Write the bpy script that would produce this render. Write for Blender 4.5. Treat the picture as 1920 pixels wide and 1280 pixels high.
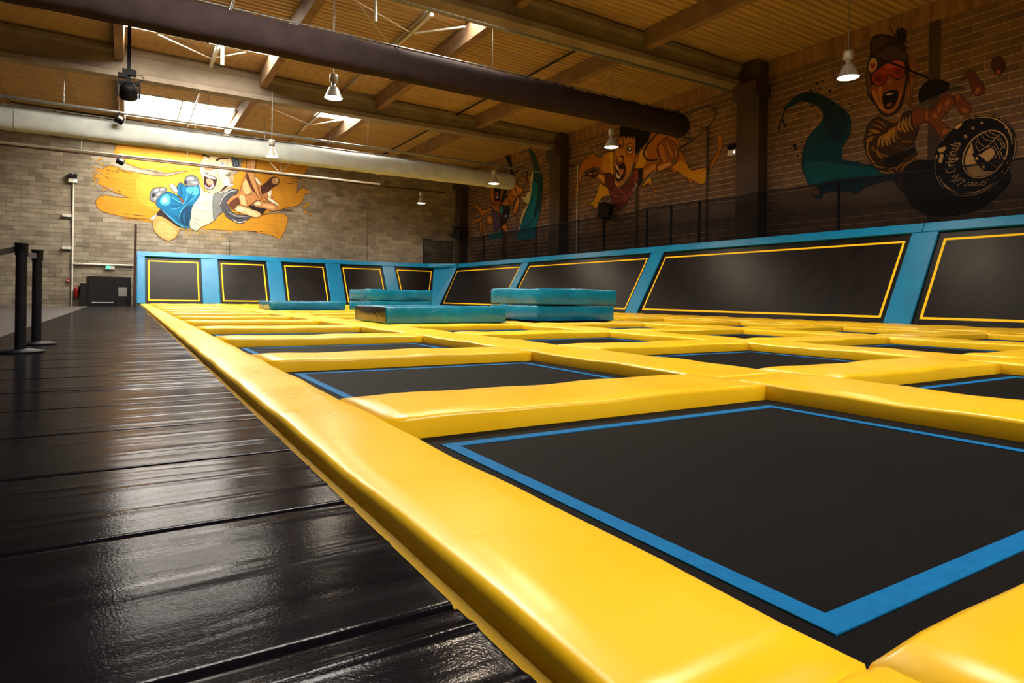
import bpy, bmesh, math, random
from mathutils import Vector, Matrix
random.seed(7)
scene = bpy.context.scene
for o in list(bpy.data.objects): bpy.data.objects.remove(o)
C = scene.collection

# ---------------------------------------------------------------- camera (measured from vanishing points, image 1920x1280)
FPX, PCX, PCY = 1183.0, 960.0, 559.0
YAW, ROLL, CAMH = math.radians(31.4), math.radians(.8), .545
FW = Vector((math.sin(YAW), math.cos(YAW), 0)); RT = Vector((math.cos(YAW), -math.sin(YAW), 0)); UP = Vector((0, 0, 1))
cam_d = bpy.data.cameras.new('camera'); cam = bpy.data.objects.new('camera', cam_d); C.objects.link(cam)
cr = RT * math.cos(ROLL) + UP * math.sin(ROLL); cu = UP * math.cos(ROLL) - RT * math.sin(ROLL)
m = Matrix.Identity(4)
for i in range(3):
    m[i][0] = cr[i]; m[i][1] = cu[i]; m[i][2] = -FW[i]
m[2][3] = CAMH
cam.matrix_world = m
cam_d.sensor_width = 36; cam_d.lens = FPX / 1920 * 36; cam_d.shift_y = -(640 - PCY) / 1920
cam_d.clip_start = .05; cam_d.clip_end = 200
scene.camera = cam
# ---------------------------------------------------------------- world, exposure
w = bpy.data.worlds.new('world'); scene.world = w; w.use_nodes = True
w.node_tree.nodes['Background'].inputs[0].default_value = (.55, .7, 1, 1)
w.node_tree.nodes['Background'].inputs[1].default_value = .3
vs = scene.view_settings
vs.view_transform = 'Standard'; vs.look = 'None'; vs.gamma = 1; vs.use_curve_mapping = False
vs.exposure = 1.05
SKY_STRENGTH = 18.0      # daylight through the roof lights
LAMP_WATT = 70.0         # hanging bell lamps

# ---------------------------------------------------------------- pixel -> place helpers
def ray(x, y):
    dx = x - PCX; dy = PCY - y
    a = dx * math.cos(ROLL) - dy * math.sin(ROLL); b = dx * math.sin(ROLL) + dy * math.cos(ROLL)
    return FW * FPX + RT * a + UP * b
CAM = Vector((0, 0, CAMH))
def on_x(x, y, X): r = ray(x, y); return CAM + r * (X / r.x)
def on_y(x, y, Y): r = ray(x, y); return CAM + r * (Y / r.y)
def on_z(x, y, Z): r = ray(x, y); return CAM + r * ((Z - CAMH) / r.z)
def deck_z(X): return 8.30 + .016 * (17.6 - X)
def on_deck(x, y, off=0):
    r = ray(x, y); t = (8.3 + .016 * 17.6 + off - CAMH) / (r.z + .016 * r.x); return CAM + r * t

# ---------------------------------------------------------------- object helpers
def tag(o, label=None, cat=None, group=None, kind=None):
    if label: o['label'] = label
    if cat: o['category'] = cat
    if group: o['group'] = group
    if kind: o['kind'] = kind
    return o
def thing(name, label, cat, loc=(0, 0, 0), rz=0, group=None):
    o = bpy.data.objects.new(name, None); C.objects.link(o); o.location = loc; o.rotation_euler = (0, 0, rz)
    o.empty_display_size = .1
    return tag(o, label, cat, group)
def link(name, me, parent=None, loc=None):
    o = bpy.data.objects.new(name, me); C.objects.link(o)
    if parent is not None: o.parent = parent
    if loc is not None: o.location = loc
    return o
def copy_tree(o, parent=None):
    c = o.copy(); C.objects.link(c); c.parent = parent
    for ch in list(o.children): copy_tree(ch, c)
    return c
class MB:
    def __init__(s): s.v = []; s.f = []; s.mi = []; s.cur = 0
    def add(s, vs_, fs):
        b = len(s.v); s.v += [tuple(p) for p in vs_]
        for f in fs: s.f.append(tuple(b + i for i in f)); s.mi.append(s.cur)
        return s
    def box(s, x0, x1, y0, y1, z0, z1):
        return s.add([(x0, y0, z0), (x1, y0, z0), (x1, y1, z0), (x0, y1, z0), (x0, y0, z1), (x1, y0, z1), (x1, y1, z1), (x0, y1, z1)],
                     [(0, 3, 2, 1), (4, 5, 6, 7), (0, 1, 5, 4), (1, 2, 6, 5), (2, 3, 7, 6), (3, 0, 4, 7)])
    def prism(s, prof, a, b, fn):
        """prof: closed 2-D profile, swept from a to b; fn(u,v,t)->xyz"""
        n = len(prof); vv = [fn(u, v, a) for u, v in prof] + [fn(u, v, b) for u, v in prof]
        fs = [(i, (i + 1) % n, n + (i + 1) % n, n + i) for i in range(n)] + [tuple(range(n))[::-1], tuple(range(n, 2 * n))]
        return s.add(vv, fs)
    def tube(s, p, q, r, n=8, r2=None, caps=True):
        p = Vector(p); q = Vector(q); d = (q - p).normalized(); r2 = r if r2 is None else r2
        a = d.orthogonal().normalized(); b = d.cross(a)
        vv = [p + (a * math.cos(2 * math.pi * i / n) + b * math.sin(2 * math.pi * i / n)) * r for i in range(n)]
        vv += [q + (a * math.cos(2 * math.pi * i / n) + b * math.sin(2 * math.pi * i / n)) * r2 for i in range(n)]
        fs = [(i, (i + 1) % n, n + (i + 1) % n, n + i) for i in range(n)]
        if caps: fs += [tuple(range(n))[::-1], tuple(range(n, 2 * n))]
        return s.add(vv, fs)
    def path(s, pts, r, n=6):
        for a, b in zip(pts, pts[1:]): s.tube(a, b, r, n)
        return s
    def lathe(s, prof, n=24, c=(0, 0, 0)):
        vv = []; fs = []
        for r, z in prof:
            for i in range(n): vv.append((c[0] + r * math.cos(2 * math.pi * i / n), c[1] + r * math.sin(2 * math.pi * i / n), c[2] + z))
        for j in range(len(prof) - 1):
            for i in range(n):
                k = (i + 1) % n; fs.append((j * n + i, j * n + k, (j + 1) * n + k, (j + 1) * n + i))
        return s.add(vv, fs)
    def grid(s, fn, nu, nv):
        vv = [fn(i / nu, j / nv) for j in range(nv + 1) for i in range(nu + 1)]
        fs = [(j * (nu + 1) + i, j * (nu + 1) + i + 1, (j + 1) * (nu + 1) + i + 1, (j + 1) * (nu + 1) + i) for j in range(nv) for i in range(nu)]
        return s.add(vv, fs)
    def mesh(s, name, mats, smooth=False, fix=True):
        me = bpy.data.meshes.new(name); me.from_pydata(s.v, [], s.f)
        if not isinstance(mats, (list, tuple)): mats = [mats]
        for k in mats: me.materials.append(k)
        if len(mats) > 1: me.polygons.foreach_set('material_index', s.mi)
        if fix:
            bm = bmesh.new(); bm.from_mesh(me); bmesh.ops.recalc_face_normals(bm, faces=bm.faces); bm.to_mesh(me); bm.free()
        if smooth: me.polygons.foreach_set('use_smooth', [True] * len(me.polygons))
        me.update(); return me
    def build(s, name, mats, parent=None, smooth=False, fix=True):
        return link(name, s.mesh(name, mats, smooth, fix), parent)
def rbox(sx, sy, sz, r=.02, seg=3):
    """rounded box centred in xy, base at z 0"""
    bm = bmesh.new(); bmesh.ops.create_cube(bm, size=1)
    for v in bm.verts: v.co = Vector((v.co.x * sx, v.co.y * sy, (v.co.z + .5) * sz))
    bmesh.ops.bevel(bm, geom=bm.edges[:], offset=r, segments=seg, profile=.5, affect='EDGES')
    return bm
def bm_mesh(bm, name, mat, smooth=True):
    me = bpy.data.meshes.new(name); bm.to_mesh(me); bm.free(); me.materials.append(mat)
    if smooth: me.polygons.foreach_set('use_smooth', [True] * len(me.polygons))
    return me

# ---------------------------------------------------------------- materials
def lin(c):
    return tuple(((v / 255) / 12.92 if v / 255 <= .04045 else ((v / 255 + .055) / 1.055) ** 2.4) for v in c[:3]) + (1,)
def base_mat(name, col, rough=.6, metal=0, spec=.5):
    mt = bpy.data.materials.new(name); mt.use_nodes = True
    b = mt.node_tree.nodes['Principled BSDF']
    b.inputs['Base Color'].default_value = lin(col); b.inputs['Roughness'].default_value = rough
    b.inputs['Metallic'].default_value = metal; b.inputs['Specular IOR Level'].default_value = spec
    return mt
def N(mt, typ, **kw):
    n = mt.node_tree.nodes.new(typ)
    for k, v in kw.items():
        if k in n.inputs: n.inputs[k].default_value = v
        else: setattr(n, k, v)
    return n
def L(mt, a, b): mt.node_tree.links.new(a, b)
def bsdf(mt): return mt.node_tree.nodes['Principled BSDF']
def coords(mt, scale=(1, 1, 1), which='Object'):
    tc = N(mt, 'ShaderNodeTexCoord'); mp = N(mt, 'ShaderNodeMapping'); mp.inputs['Scale'].default_value = scale
    L(mt, tc.outputs[which], mp.inputs['Vector']); return mp.outputs[0]
def noisy(name, c1, c2, scale=3, rough=.6, bump=0, bscale=40, metal=0, spec=.5, stretch=(1, 1, 1), rvar=0, bdist=.01, world=False):
    mt = base_mat(name, c1, rough, metal, spec)
    if world:
        g = N(mt, 'ShaderNodeNewGeometry'); mp = N(mt, 'ShaderNodeMapping'); mp.inputs['Scale'].default_value = stretch
        L(mt, g.outputs['Position'], mp.inputs['Vector']); co = mp.outputs[0]
    else: co = coords(mt, stretch)
    nz = N(mt, 'ShaderNodeTexNoise', Scale=scale, Detail=4.0); L(mt, co, nz.inputs['Vector'])
    rp = N(mt, 'ShaderNodeValToRGB'); rp.color_ramp.elements[0].position = .35; rp.color_ramp.elements[1].position = .65
    rp.color_ramp.elements[0].color = lin(c1); rp.color_ramp.elements[1].color = lin(c2)
    L(mt, nz.outputs['Fac'], rp.inputs[0]); L(mt, rp.outputs[0], bsdf(mt).inputs['Base Color'])
    if rvar:
        mr = N(mt, 'ShaderNodeMapRange'); mr.inputs['To Min'].default_value = rough - rvar; mr.inputs['To Max'].default_value = rough + rvar
        L(mt, nz.outputs['Fac'], mr.inputs['Value']); L(mt, mr.outputs[0], bsdf(mt).inputs['Roughness'])
    if bump:
        n2 = N(mt, 'ShaderNodeTexNoise', Scale=bscale, Detail=3.0); L(mt, co, n2.inputs['Vector'])
        bp = N(mt, 'ShaderNodeBump', Strength=bump, Distance=bdist); L(mt, n2.outputs['Fac'], bp.inputs['Height']); L(mt, bp.outputs[0], bsdf(mt).inputs['Normal'])
    return mt
def emit(name, col, strength):
    mt = bpy.data.materials.new(name); mt.use_nodes = True; nt = mt.node_tree; nt.nodes.clear()
    e = nt.nodes.new('ShaderNodeEmission'); e.inputs[0].default_value = col; e.inputs[1].default_value = strength
    o = nt.nodes.new('ShaderNodeOutputMaterial'); nt.links.new(e.outputs[0], o.inputs[0]); return mt

def vinyl(name, c1, c2, rough, wrinkle, stretch=(1, 1, 1), wscale=6, spec=.5):
    """coated fabric: faint mottling, long soft wrinkles"""
    mt = noisy(name, c1, c2, 2.5, rough, 0, 1, 0, spec, (1, 1, 1), .05, world=True)
    g = N(mt, 'ShaderNodeNewGeometry'); mp = N(mt, 'ShaderNodeMapping'); mp.inputs['Scale'].default_value = stretch
    L(mt, g.outputs['Position'], mp.inputs['Vector'])
    n1 = N(mt, 'ShaderNodeTexNoise', Scale=wscale, Detail=2.0, Distortion=.6); L(mt, mp.outputs[0], n1.inputs['Vector'])
    bp = N(mt, 'ShaderNodeBump', Strength=wrinkle, Distance=.02); L(mt, n1.outputs['Fac'], bp.inputs['Height'])
    L(mt, bp.outputs[0], bsdf(mt).inputs['Normal']); return mt
M = {}
M['yellow_x'] = vinyl('yellow_vinyl_cross', (241, 187, 18), (244, 194, 30), .30, .05, (1.0, 3, 3), 2.0)
M['yellow_y'] = vinyl('yellow_vinyl_long', (241, 187, 18), (244, 194, 30), .30, .05, (2.0, 3, 3), 2.0)
M['yellow_b'] = vinyl('yellow_vinyl_border', (241, 187, 18), (244, 194, 30), .29, .07, (.6, 7, 3), 1.6)
M['blue_pad'] = vinyl('blue_vinyl', (2, 116, 162), (2, 106, 152), .42, .25, (2, 2, 3), 3, .3)
M['blue_mat'] = vinyl('teal_vinyl', (6, 104, 138), (8, 118, 150), .26, .9, (1.6, 1.6, 2.2), 2.2)
M['black_vinyl'] = vinyl('black_vinyl', (16, 15, 20), (24, 21, 24), .2, .5, (1, 1, 1), 4)
def net_fabric(name, c1, c2):
    mt = noisy(name, c1, c2, 1.2, .75, 0, spec=.08, stretch=(1, 2.2, 1), world=True)
    g = N(mt, 'ShaderNodeNewGeometry')
    n1 = N(mt, 'ShaderNodeTexNoise', Scale=260.0, Detail=1.0); L(mt, g.outputs['Position'], n1.inputs['Vector'])
    bp = N(mt, 'ShaderNodeBump', Strength=.35, Distance=.002); L(mt, n1.outputs['Fac'], bp.inputs['Height']); L(mt, bp.outputs[0], bsdf(mt).inputs['Normal'])
    return mt
M['bed'] = net_fabric('woven_bed', (6, 4, 6), (12, 8, 7))
M['wall_bed'] = net_fabric('woven_wall_bed', (12, 9, 11), (26, 18, 14)); bsdf(M['wall_bed']).inputs['Specular IOR Level'].default_value = .14; bsdf(M['wall_bed']).inputs['Roughness'].default_value = .4
M['tape_blue'] = noisy('blue_webbing', (2, 92, 146), (4, 100, 156), 30, .7, spec=.1)
M['tape_yellow'] = noisy('yellow_webbing', (236, 190, 20), (244, 198, 32), 30, .6, spec=.15)
M['mat_floor'] = None
M['deck'] = noisy('painted_steel_deck', (184, 154, 108), (170, 140, 98), 1.5, .55, 0, stretch=(.4, 3, 1), world=True)
M['concrete'] = noisy('beam_concrete', (146, 132, 114), (126, 112, 96), 1.2, .85, .2, 18, world=True)
M['purlin'] = noisy('purlin_concrete', (138, 108, 78), (120, 92, 66), 1.5, .85, .15, 20, world=True)
M['lintel'] = noisy('eaves_concrete', (150, 112, 70), (118, 84, 52), 2, .85, .2, 14, stretch=(1, 3, .4), world=True)
M['column'] = noisy('column_concrete', (74, 56, 44), (60, 46, 38), 1.5, .85, .15, 18, world=True)
M['mortar'] = noisy('pale_mortar', (196, 156, 110), (178, 140, 98), 8, .9, .2, 60)
M['mortar_far'] = noisy('grey_mortar', (150, 136, 118), (138, 124, 108), 8, .9, .2, 60)
M['plaster'] = noisy('grey_render', (112, 90, 74), (98, 78, 64), 1.3, .9, .1, 30)
M['plain_wall'] = noisy('plain_wall', (84, 70, 60), (70, 58, 50), .8, .9, world=True)
M['duct'] = vinyl('duct_fabric', (196, 200, 194), (182, 186, 182), .75, .6, (.9, 1.5, 1.5), 1.6, .3)
M['duct_shaded'] = vinyl('duct_fabric_shade_tinted', (56, 44, 44), (48, 38, 40), .9, .6, (.9, 1.5, 1.5), 1.6, .08)  # same fabric as the pale duct, with its shade put into the colour
M['steel'] = noisy('galvanised_steel', (150, 150, 146), (130, 130, 128), 12, .4, metal=.6)
M['white_metal'] = noisy('white_painted_metal', (214, 210, 196), (200, 196, 184), 6, .45)
M['dark_metal'] = noisy('dark_painted_metal', (14, 13, 19), (19, 17, 22), 8, .55, spec=.2)
M['brown_metal'] = noisy('brown_painted_metal', (70, 42, 34), (58, 36, 30), 8, .5)
M['alu'] = noisy('lamp_aluminium', (190, 184, 170), (176, 170, 158), 10, .35, metal=.4)
M['lamp_glow'] = emit('lamp_glow', (1, .86, .6, 1), 14)
M['sky_pane'] = emit('skylight_pane', (1, .95, .84, 1), SKY_STRENGTH)
M['curb'] = noisy('white_curb', (226, 222, 206), (216, 212, 196), 4, .6)
M['black_door'] = noisy('black_door_paint', (14, 13, 18), (20, 18, 22), 3, .45)
M['red'] = noisy('red_enamel', (170, 30, 18), (150, 26, 16), 6, .35)
M['paper'] = noisy('pale_paper', (150, 146, 140), (132, 128, 124), 40, .8)
M['green'] = emit('exit_green', (.12, .75, .4, 1), .9)
M['flood_glow'] = emit('flood_glow', (.95, .95, .9, 1), 3)
M['rubber'] = noisy('speckled_rubber_floor', (44, 36, 36), (58, 48, 44), 30, .5, .15, 120, rvar=.08, world=True)
M['low_floor'] = noisy('lower_concrete_floor', (70, 60, 52), (60, 50, 44), 2, .7, world=True)
M['slab'] = noisy('dark_slab', (24, 22, 24), (30, 27, 28), 3, .9, world=True)

def block_mat(name, cols, island):
    mt = base_mat(name, cols[0], .9, 0, .3)
    src = N(mt, 'ShaderNodeNewGeometry').outputs['Random Per Island'] if island else N(mt, 'ShaderNodeObjectInfo').outputs['Random']
    rp = N(mt, 'ShaderNodeValToRGB')
    while len(rp.color_ramp.elements) < len(cols): rp.color_ramp.elements.new(.5)
    for i, e in enumerate(rp.color_ramp.elements): e.position = i / (len(cols) - 1); e.color = lin(cols[i])
    L(mt, src, rp.inputs[0])
    g = N(mt, 'ShaderNodeNewGeometry'); nz = N(mt, 'ShaderNodeTexNoise', Scale=2.2, Detail=5.0); L(mt, g.outputs['Position'], nz.inputs['Vector'])
    mx = N(mt, 'ShaderNodeMix', data_type='RGBA', blend_type='MULTIPLY'); mx.inputs[0].default_value = .55
    L(mt, rp.outputs[0], mx.inputs[6]); L(mt, nz.outputs['Color'], mx.inputs[7])
    rb = N(mt, 'ShaderNodeMapRange'); rb.inputs['From Min'].default_value = .3; rb.inputs['From Max'].default_value = .7; rb.inputs['To Min'].default_value = .72; rb.inputs['To Max'].default_value = 1.08
    L(mt, nz.outputs['Fac'], rb.inputs['Value'])
    cb = N(mt, 'ShaderNodeCombineColor'); [L(mt, rb.outputs[0], cb.inputs[i]) for i in range(3)]
    mx.inputs[0].default_value = 1; L(mt, cb.outputs[0], mx.inputs[7])
    L(mt, mx.outputs[2], bsdf(mt).inputs['Base Color'])
    n2 = N(mt, 'ShaderNodeTexNoise', Scale=70.0); L(mt, g.outputs['Position'], n2.inputs['Vector'])
    bp = N(mt, 'ShaderNodeBump', Strength=.3, Distance=.004); L(mt, n2.outputs['Fac'], bp.inputs['Height']); L(mt, bp.outputs[0], bsdf(mt).inputs['Normal'])
    return mt
FARC = [(126, 114, 98), (144, 132, 114), (154, 143, 125), (136, 122, 106), (164, 154, 136), (148, 136, 118)]
RIGC = [(112, 86, 68), (124, 94, 74), (106, 82, 66), (132, 102, 80), (116, 90, 72)]
M['blk_far_i'] = block_mat('grey_block_far', FARC, True); M['blk_far_o'] = block_mat('grey_block_far_single', FARC, False)
M['blk_rig_i'] = block_mat('brown_block_right', RIGC, True); M['blk_rig_o'] = block_mat('brown_block_right_single', RIGC, False)

# ================================================================ SHELL
WX, FY, LX, BY, GZ = 17.6, 34.7, -12.0, -16.0, -1.0        # right wall, far wall, left wall, back wall, ground level
TOPZ = 8.0
def quad_wall(name, v, mat):
    me = bpy.data.meshes.new(name); me.from_pydata(v, [], [(0, 1, 2, 3)]); me.materials.append(mat)
    return tag(link(name, me), kind='structure')
# far wall and right wall: mortar body + individual concrete blocks
wf = MB().box(LX, WX + .3, FY, FY + .25, GZ, 8.85).build('wall_far', M['mortar_far']); tag(wf, kind='structure')
wr = MB().box(WX, WX + .25, BY, FY, GZ, 8.35).build('wall_right', M['mortar']); tag(wr, kind='structure')
wl = MB().box(LX - .25, LX, BY, FY + .25, GZ, 8.9).build('wall_left', M['plain_wall']); tag(wl, kind='structure')
wb = MB().box(LX, WX, BY - .25, BY, GZ, 8.9).build('wall_back', M['plain_wall']); tag(wb, kind='structure')
def block_geo(w_, h_, d, j=.006, b=.006):
    x, z = w_ / 2 - j * .35, h_ / 2 - j
    return ([(-x, 0, -z), (x, 0, -z), (x, 0, z), (-x, 0, z), (-x + b, -d, -z + b), (x - b, -d, -z + b), (x - b, -d, z - b), (-x + b, -d, z - b)],
            [(4, 5, 6, 7), (0, 1, 5, 4), (1, 2, 6, 5), (2, 3, 7, 6), (3, 0, 4, 7)])
def lay_blocks(wall, to_world, u0, u1, z0, z1, mat_o, mat_i, score, n_single, skip=None, d=.012, jj=.006):
    bw, bh = .5, .2
    cells = []
    for r in range(int(round((z1 - z0) / bh))):
        off = bw / 2 if r % 2 else 0
        u = u0 - off
        while u < u1 - .01:
            a, b = max(u, u0), min(u + bw, u1)
            if b - a > .1:
                z = z0 + (r + .5) * bh
                if not (skip and skip((a + b) / 2, z)): cells.append(((a + b) / 2, z, b - a))
            u += bw
    full = [c for c in cells if c[2] > bw - .01]
    full.sort(key=lambda c: score(c[0], c[1])); single = set(full[:n_single])
    v, f = block_geo(bw, bh, d, jj)
    mb = MB(); mb.add([to_world(*p) - to_world(0, 0, 0) for p in v], f); me = mb.mesh('concrete_block', mat_o, fix=False)
    for c in sorted(single): link('block', me, wall, to_world(c[0], 0, c[1]))
    mb = MB()
    for c in cells:
        if c in single: continue
        v, f = block_geo(c[2], bh, d, jj); mb.add([to_world(p[0] + c[0], p[1], p[2] + c[1]) for p in v], f)
    o = mb.build('blockwork', mat_i, wall, fix=False); o['kind'] = 'stuff'
# right wall blocks: u runs along -Y so that faces look towards -X
RW = lambda u, d, z: Vector((WX + d, -u, z))
lay_blocks(wr, RW, -34.6, 0.0, -1.0, 7.8, M['blk_rig_o'], M['blk_rig_i'], lambda u, z: abs(-u - 11.5) + (0 if 3.9 < z < 7.4 else 9), 300, None, .012, .011)
FWL = lambda u, d, z: Vector((u, FY + d, z))
lay_blocks(wf, FWL, -12.0, 17.5, -1.0, 8.2, M['blk_far_o'], M['blk_far_i'], lambda u, z: abs(u + 1.0) + (0 if .6 < z < 7 else 9) + (0 if not (0.3 < u and z < 2.4) else 9), 300)
# platform floor, lower floor, slab under the trampolines
EDGE_Y = 29.7
o = MB().box(LX, -1.2, BY, EDGE_Y, GZ, 0).build('floor', M['rubber']); tag(o, kind='structure')
o = MB().box(-1.2, .44, BY, EDGE_Y, GZ, -.012).build('floor_walkway', M['slab']); tag(o, kind='structure')
o = MB().box(.44, 17.0, BY, 34.0, GZ, -.03).build('floor_trampoline_base', M['slab']); tag(o, kind='structure')
o = MB().box(LX, WX, EDGE_Y, FY, GZ - .2, GZ).build('floor_lower', M['low_floor']); tag(o, kind='structure')
o = MB().box(LX, WX, BY, EDGE_Y, GZ - .2, GZ).build('floor_ground', M['low_floor']); tag(o, kind='structure')
# eaves concrete band on top of the right wall
o = MB().box(WX - .0145, WX + .25, BY, FY, 7.78, 8.32).build('trim_1', M['lintel']); tag(o, kind='structure')
# smooth rendered lower band behind the net (right wall)
for k, (y0, y1) in enumerate(((14.2, 18.7), (3.6, 12.9), (BY, 3.2))):
    o = MB().box(WX - .0155, WX, y0, y1, 3.02, 3.95 if k == 0 else 3.85).build('trim_%d' % (k + 2), M['plaster']); tag(o, kind='structure')

# ---------------------------------------------------------------- roof: corrugated deck, roof lights, purlins, beams
PUR = [-8.7, -4.5, -.3, 4.1, 8.42, 12.88]
SKY = []   # x0,x1,y0,y1
for (x0, x1, y0, y1) in [(-.12, 3.9, 29.5, 33.3), (-.12, 3.9, 19.5, 22.2), (-.12, 3.9, 9.6, 12.0),
                         (6.95, 8.25, 25.0, 28.2), (6.2, 8.25, 14.5, 15.95), (-.12, 3.9, -6.6, -4.5), (4.3, 8.25, -6.6, -4.5), (4.3, 8.25, 4.6, 5.6)]:
    SKY.append((x0, x1, y0, y1))
ceil = bpy.data.objects.new('ceiling', None); C.objects.link(ceil); tag(ceil, kind='structure')
def deck_piece(x0, x1, y0, y1):
    P, D = .22, .05; prof = []
    n0 = int(math.floor(y0 / P)); n1 = int(math.ceil(y1 / P))
    for n in range(n0, n1 + 1):
        for a, h in ((0, 0), (.09, 0), (.12, D), (.19, D)):
            y = n * P + a
            if y0 <= y <= y1: prof.append((y, h))
    mb = MB(); vv = [(x0, y, deck_z(x0) + h) for y, h in prof] + [(x1, y, deck_z(x1) + h) for y, h in prof]; n = len(prof)
    mb.add(vv, [(i, i + 1, n + i + 1, n + i) for i in range(n - 1)])
    mb.build('deck_sheet', M['deck'], ceil, fix=False)
xs = [LX] + PUR + [WX]
for a, b in zip(xs, xs[1:]):
    holes = sorted([s for s in SKY if s[0] > a - .3 and s[1] < b + .3], key=lambda s: s[2])
    y = BY
    for s in holes:
        deck_piece(a, b, y, s[2]); 
        if s[0] > a + .01: deck_piece(a, s[0], s[2], s[3])
        if s[1] < b - .01: deck_piece(s[1], b, s[2], s[3])
        y = s[3]
    deck_piece(a, b, y, FY)
for k, (x0, x1, y0, y1) in enumerate(SKY):
    wdw = bpy.data.objects.new('window_%d' % (k + 1), None); C.objects.link(wdw); tag(wdw, kind='structure')
    zt = deck_z((x0 + x1) / 2)
    mb = MB(); T = .05; z0, z1 = zt - .03, zt + .05
    mb.box(x0 - T, x0, y0 - T, y1 + T, z0, z1); mb.box(x1, x1 + T, y0 - T, y1 + T, z0, z1)
    mb.box(x0, x1, y0 - T, y0, z0, z1); mb.box(x0, x1, y1, y1 + T, z0, z1)
    mb.build('window_frame', M['curb'], wdw)
    MB().box(x0, x1, y0, y1, z1 - .02, z1).build('window_pane', M['sky_pane'], wdw)
    MB().box((x0 + x1) / 2 - .03, (x0 + x1) / 2 + .03, y0, y1, z1 - .07, z1 - .021).build('glazing_bar', M['curb'], wdw)
BEAMY = [-7.1, 3.4, 13.9, 24.3, 34.45]
def roof_beam(Y, label):
    # concrete I-beam, level soffit, top follows the roof fall
    zb = 7.55
    def prof(X):
        zt = deck_z(X) - .06
        return [(-.22, zb), (.22, zb), (.22, zb + .16), (.09, zb + .26), (.09, zt - .22), (.2, zt - .14), (.2, zt), (-.2, zt), (-.2, zt - .14), (-.09, zt - .22), (-.09, zb + .26), (-.22, zb + .16)]
    p0, p1 = prof(LX), prof(17.45); n = len(p0)
    mb = MB().add([(LX, Y + u, z) for u, z in p0] + [(17.45, Y + u, z) for u, z in p1],
                  [(i, (i + 1) % n, n + (i + 1) % n, n + i) for i in range(n)] + [tuple(range(n)), tuple(range(n, 2 * n))])
    o = mb.build('roof_beam', M['concrete']); tag(o, label, 'beam')
roof_beam(-7.1, 'deep concrete roof beam of the bay behind the first trampolines')
roof_beam(3.4, 'deep concrete roof beam behind the painted wheel, farthest from the double door')
roof_beam(13.9, 'deep concrete roof beam ending at the column between the two larger right wall murals')
roof_beam(24.3, 'deep concrete roof beam just in front of the pale fabric duct')
roof_beam(34.35, 'deep concrete roof beam running against the far block wall')
for pk, X in enumerate(PUR):
    for pb, (a, b) in enumerate(zip([BY] + BEAMY, BEAMY)):
        zt = deck_z(X) - .005
        mb = MB().prism([(-.17, zt), (.17, zt), (.12, zt - .5), (-.12, zt - .5)], a + .205, b - (.205 if b < 30 else .31), lambda u, v, t: (X + u, t, v))
        o = mb.build('purlin', M['purlin']); tag(o, 'concrete purlin, %s line from the murals wall, in the %s' % (['sixth', 'fifth', 'fourth', 'third', 'second', 'first'][pk], ['last bay away from the door', 'bay before the first trampolines', 'bay of the snowboarder mural', 'bay of the boy mural', 'bay of the surfer mural'][pb]), 'purlin', 'roof purlins between the beams')
# thin tie rods and bars under the deck
for X in (2.35, 6.93, 11.82):
    for a, b in ((14.1, 24.1), (24.5, 34.1)):
        o = MB().tube((X, a, deck_z(X) - .12), (X, b, deck_z(X) - .12), .035, 8).build('roof_bar', M['steel'] if X < 10 else M['dark_metal'])
        tag(o, 'thin steel bar running under the corrugated deck' if X < 10 else 'thin dark bar under the corrugated deck near the murals wall', 'bar', 'steel bars under the deck' if X < 10 else 'dark bars under the deck')
for a, b, r in [((665, 0), (768, 60), .018), ((778, 62), (872, 50), .03), ((670, 5), (730, 82), .012), ((297, 65), (396, 110), .02), ((406, 108), (460, 98), .02),
                ((508, 203), (577, 232), .025), ((582, 234), (640, 225), .03)]:
    o = MB().tube(on_deck(*a, -.2), on_deck(*b, -.2), r, 6).build('tie_rod', M['white_metal'])
    tag(o, 'thin pale tie rod stretched diagonally under the roof deck', 'rod', 'diagonal roof tie rods')
for a, b, r in [((810, 27), (743, 87), .05), ((408, 88), (388, 145), .07), ((595, 217), (566, 243), .06), ((442, 207), (424, 247), .06)]:
    o = MB().tube(on_deck(*a, -.12), on_deck(*b, -.12), r, 8).build('roof_light_strut', M['white_metal'])
    tag(o, 'thick white tube under the roof light', 'strut', 'white tubes below the roof lights')
for (x, y0, y1) in [(704, 0, 40), (417, 88, 122)]:
    p = on_deck(x, y0, -.1); q = on_y(x, y1, p.y); p.z = deck_z(p.x) + .03
    o = MB().tube(p, q, .05, 8).build('opener_rod', M['white_metal']); tag(o, 'short white rod hanging straight down from the roof light', 'rod', 'opener rods of the roof lights')

# ---------------------------------------------------------------- columns on the right wall
def column(y, wy, x0, z1, label, half=False):
    mb = MB()
    if half: mb.box(x0, WX + .01, y - wy / 2, y + wy / 2, GZ, z1)
    else:
        mb.box(x0, x0 + .16, y - wy / 2, y + wy / 2, GZ, z1); mb.box(x0 + .16, WX + .01, y - wy / 2 + .1, y + wy / 2 - .1, GZ, z1)
        mb.box(x0 - .2, WX - .02, y - wy / 2 - .02, y + wy / 2 + .02, 7.1, 7.53)
    o = mb.build('column', M['column']); tag(o, label, 'column')
column(3.4, .8, 17.0, 8.2, 'dark concrete column holding the roof beam beside the painted wheel')
column(13.45, .85, 17.0, 8.2, 'dark concrete column between the boy mural and the snowboarder mural')
column(24.2, .85, 17.0, 8.2, 'dark concrete column between the surfer mural and the boy mural')
column(34.3, .6, 17.0, 8.2, 'dark concrete column in the corner of the two block walls')
column(8.2, .28, 17.583, 7.8, 'narrow wall post crossing the snowboarder mural', True)
column(19.2, .22, 17.583, 7.8, 'narrow wall post running up behind the boy mural', True)
column(29.7, .45, 17.583, 7.8, 'narrow wall post running up beside the surfer', True)

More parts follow.
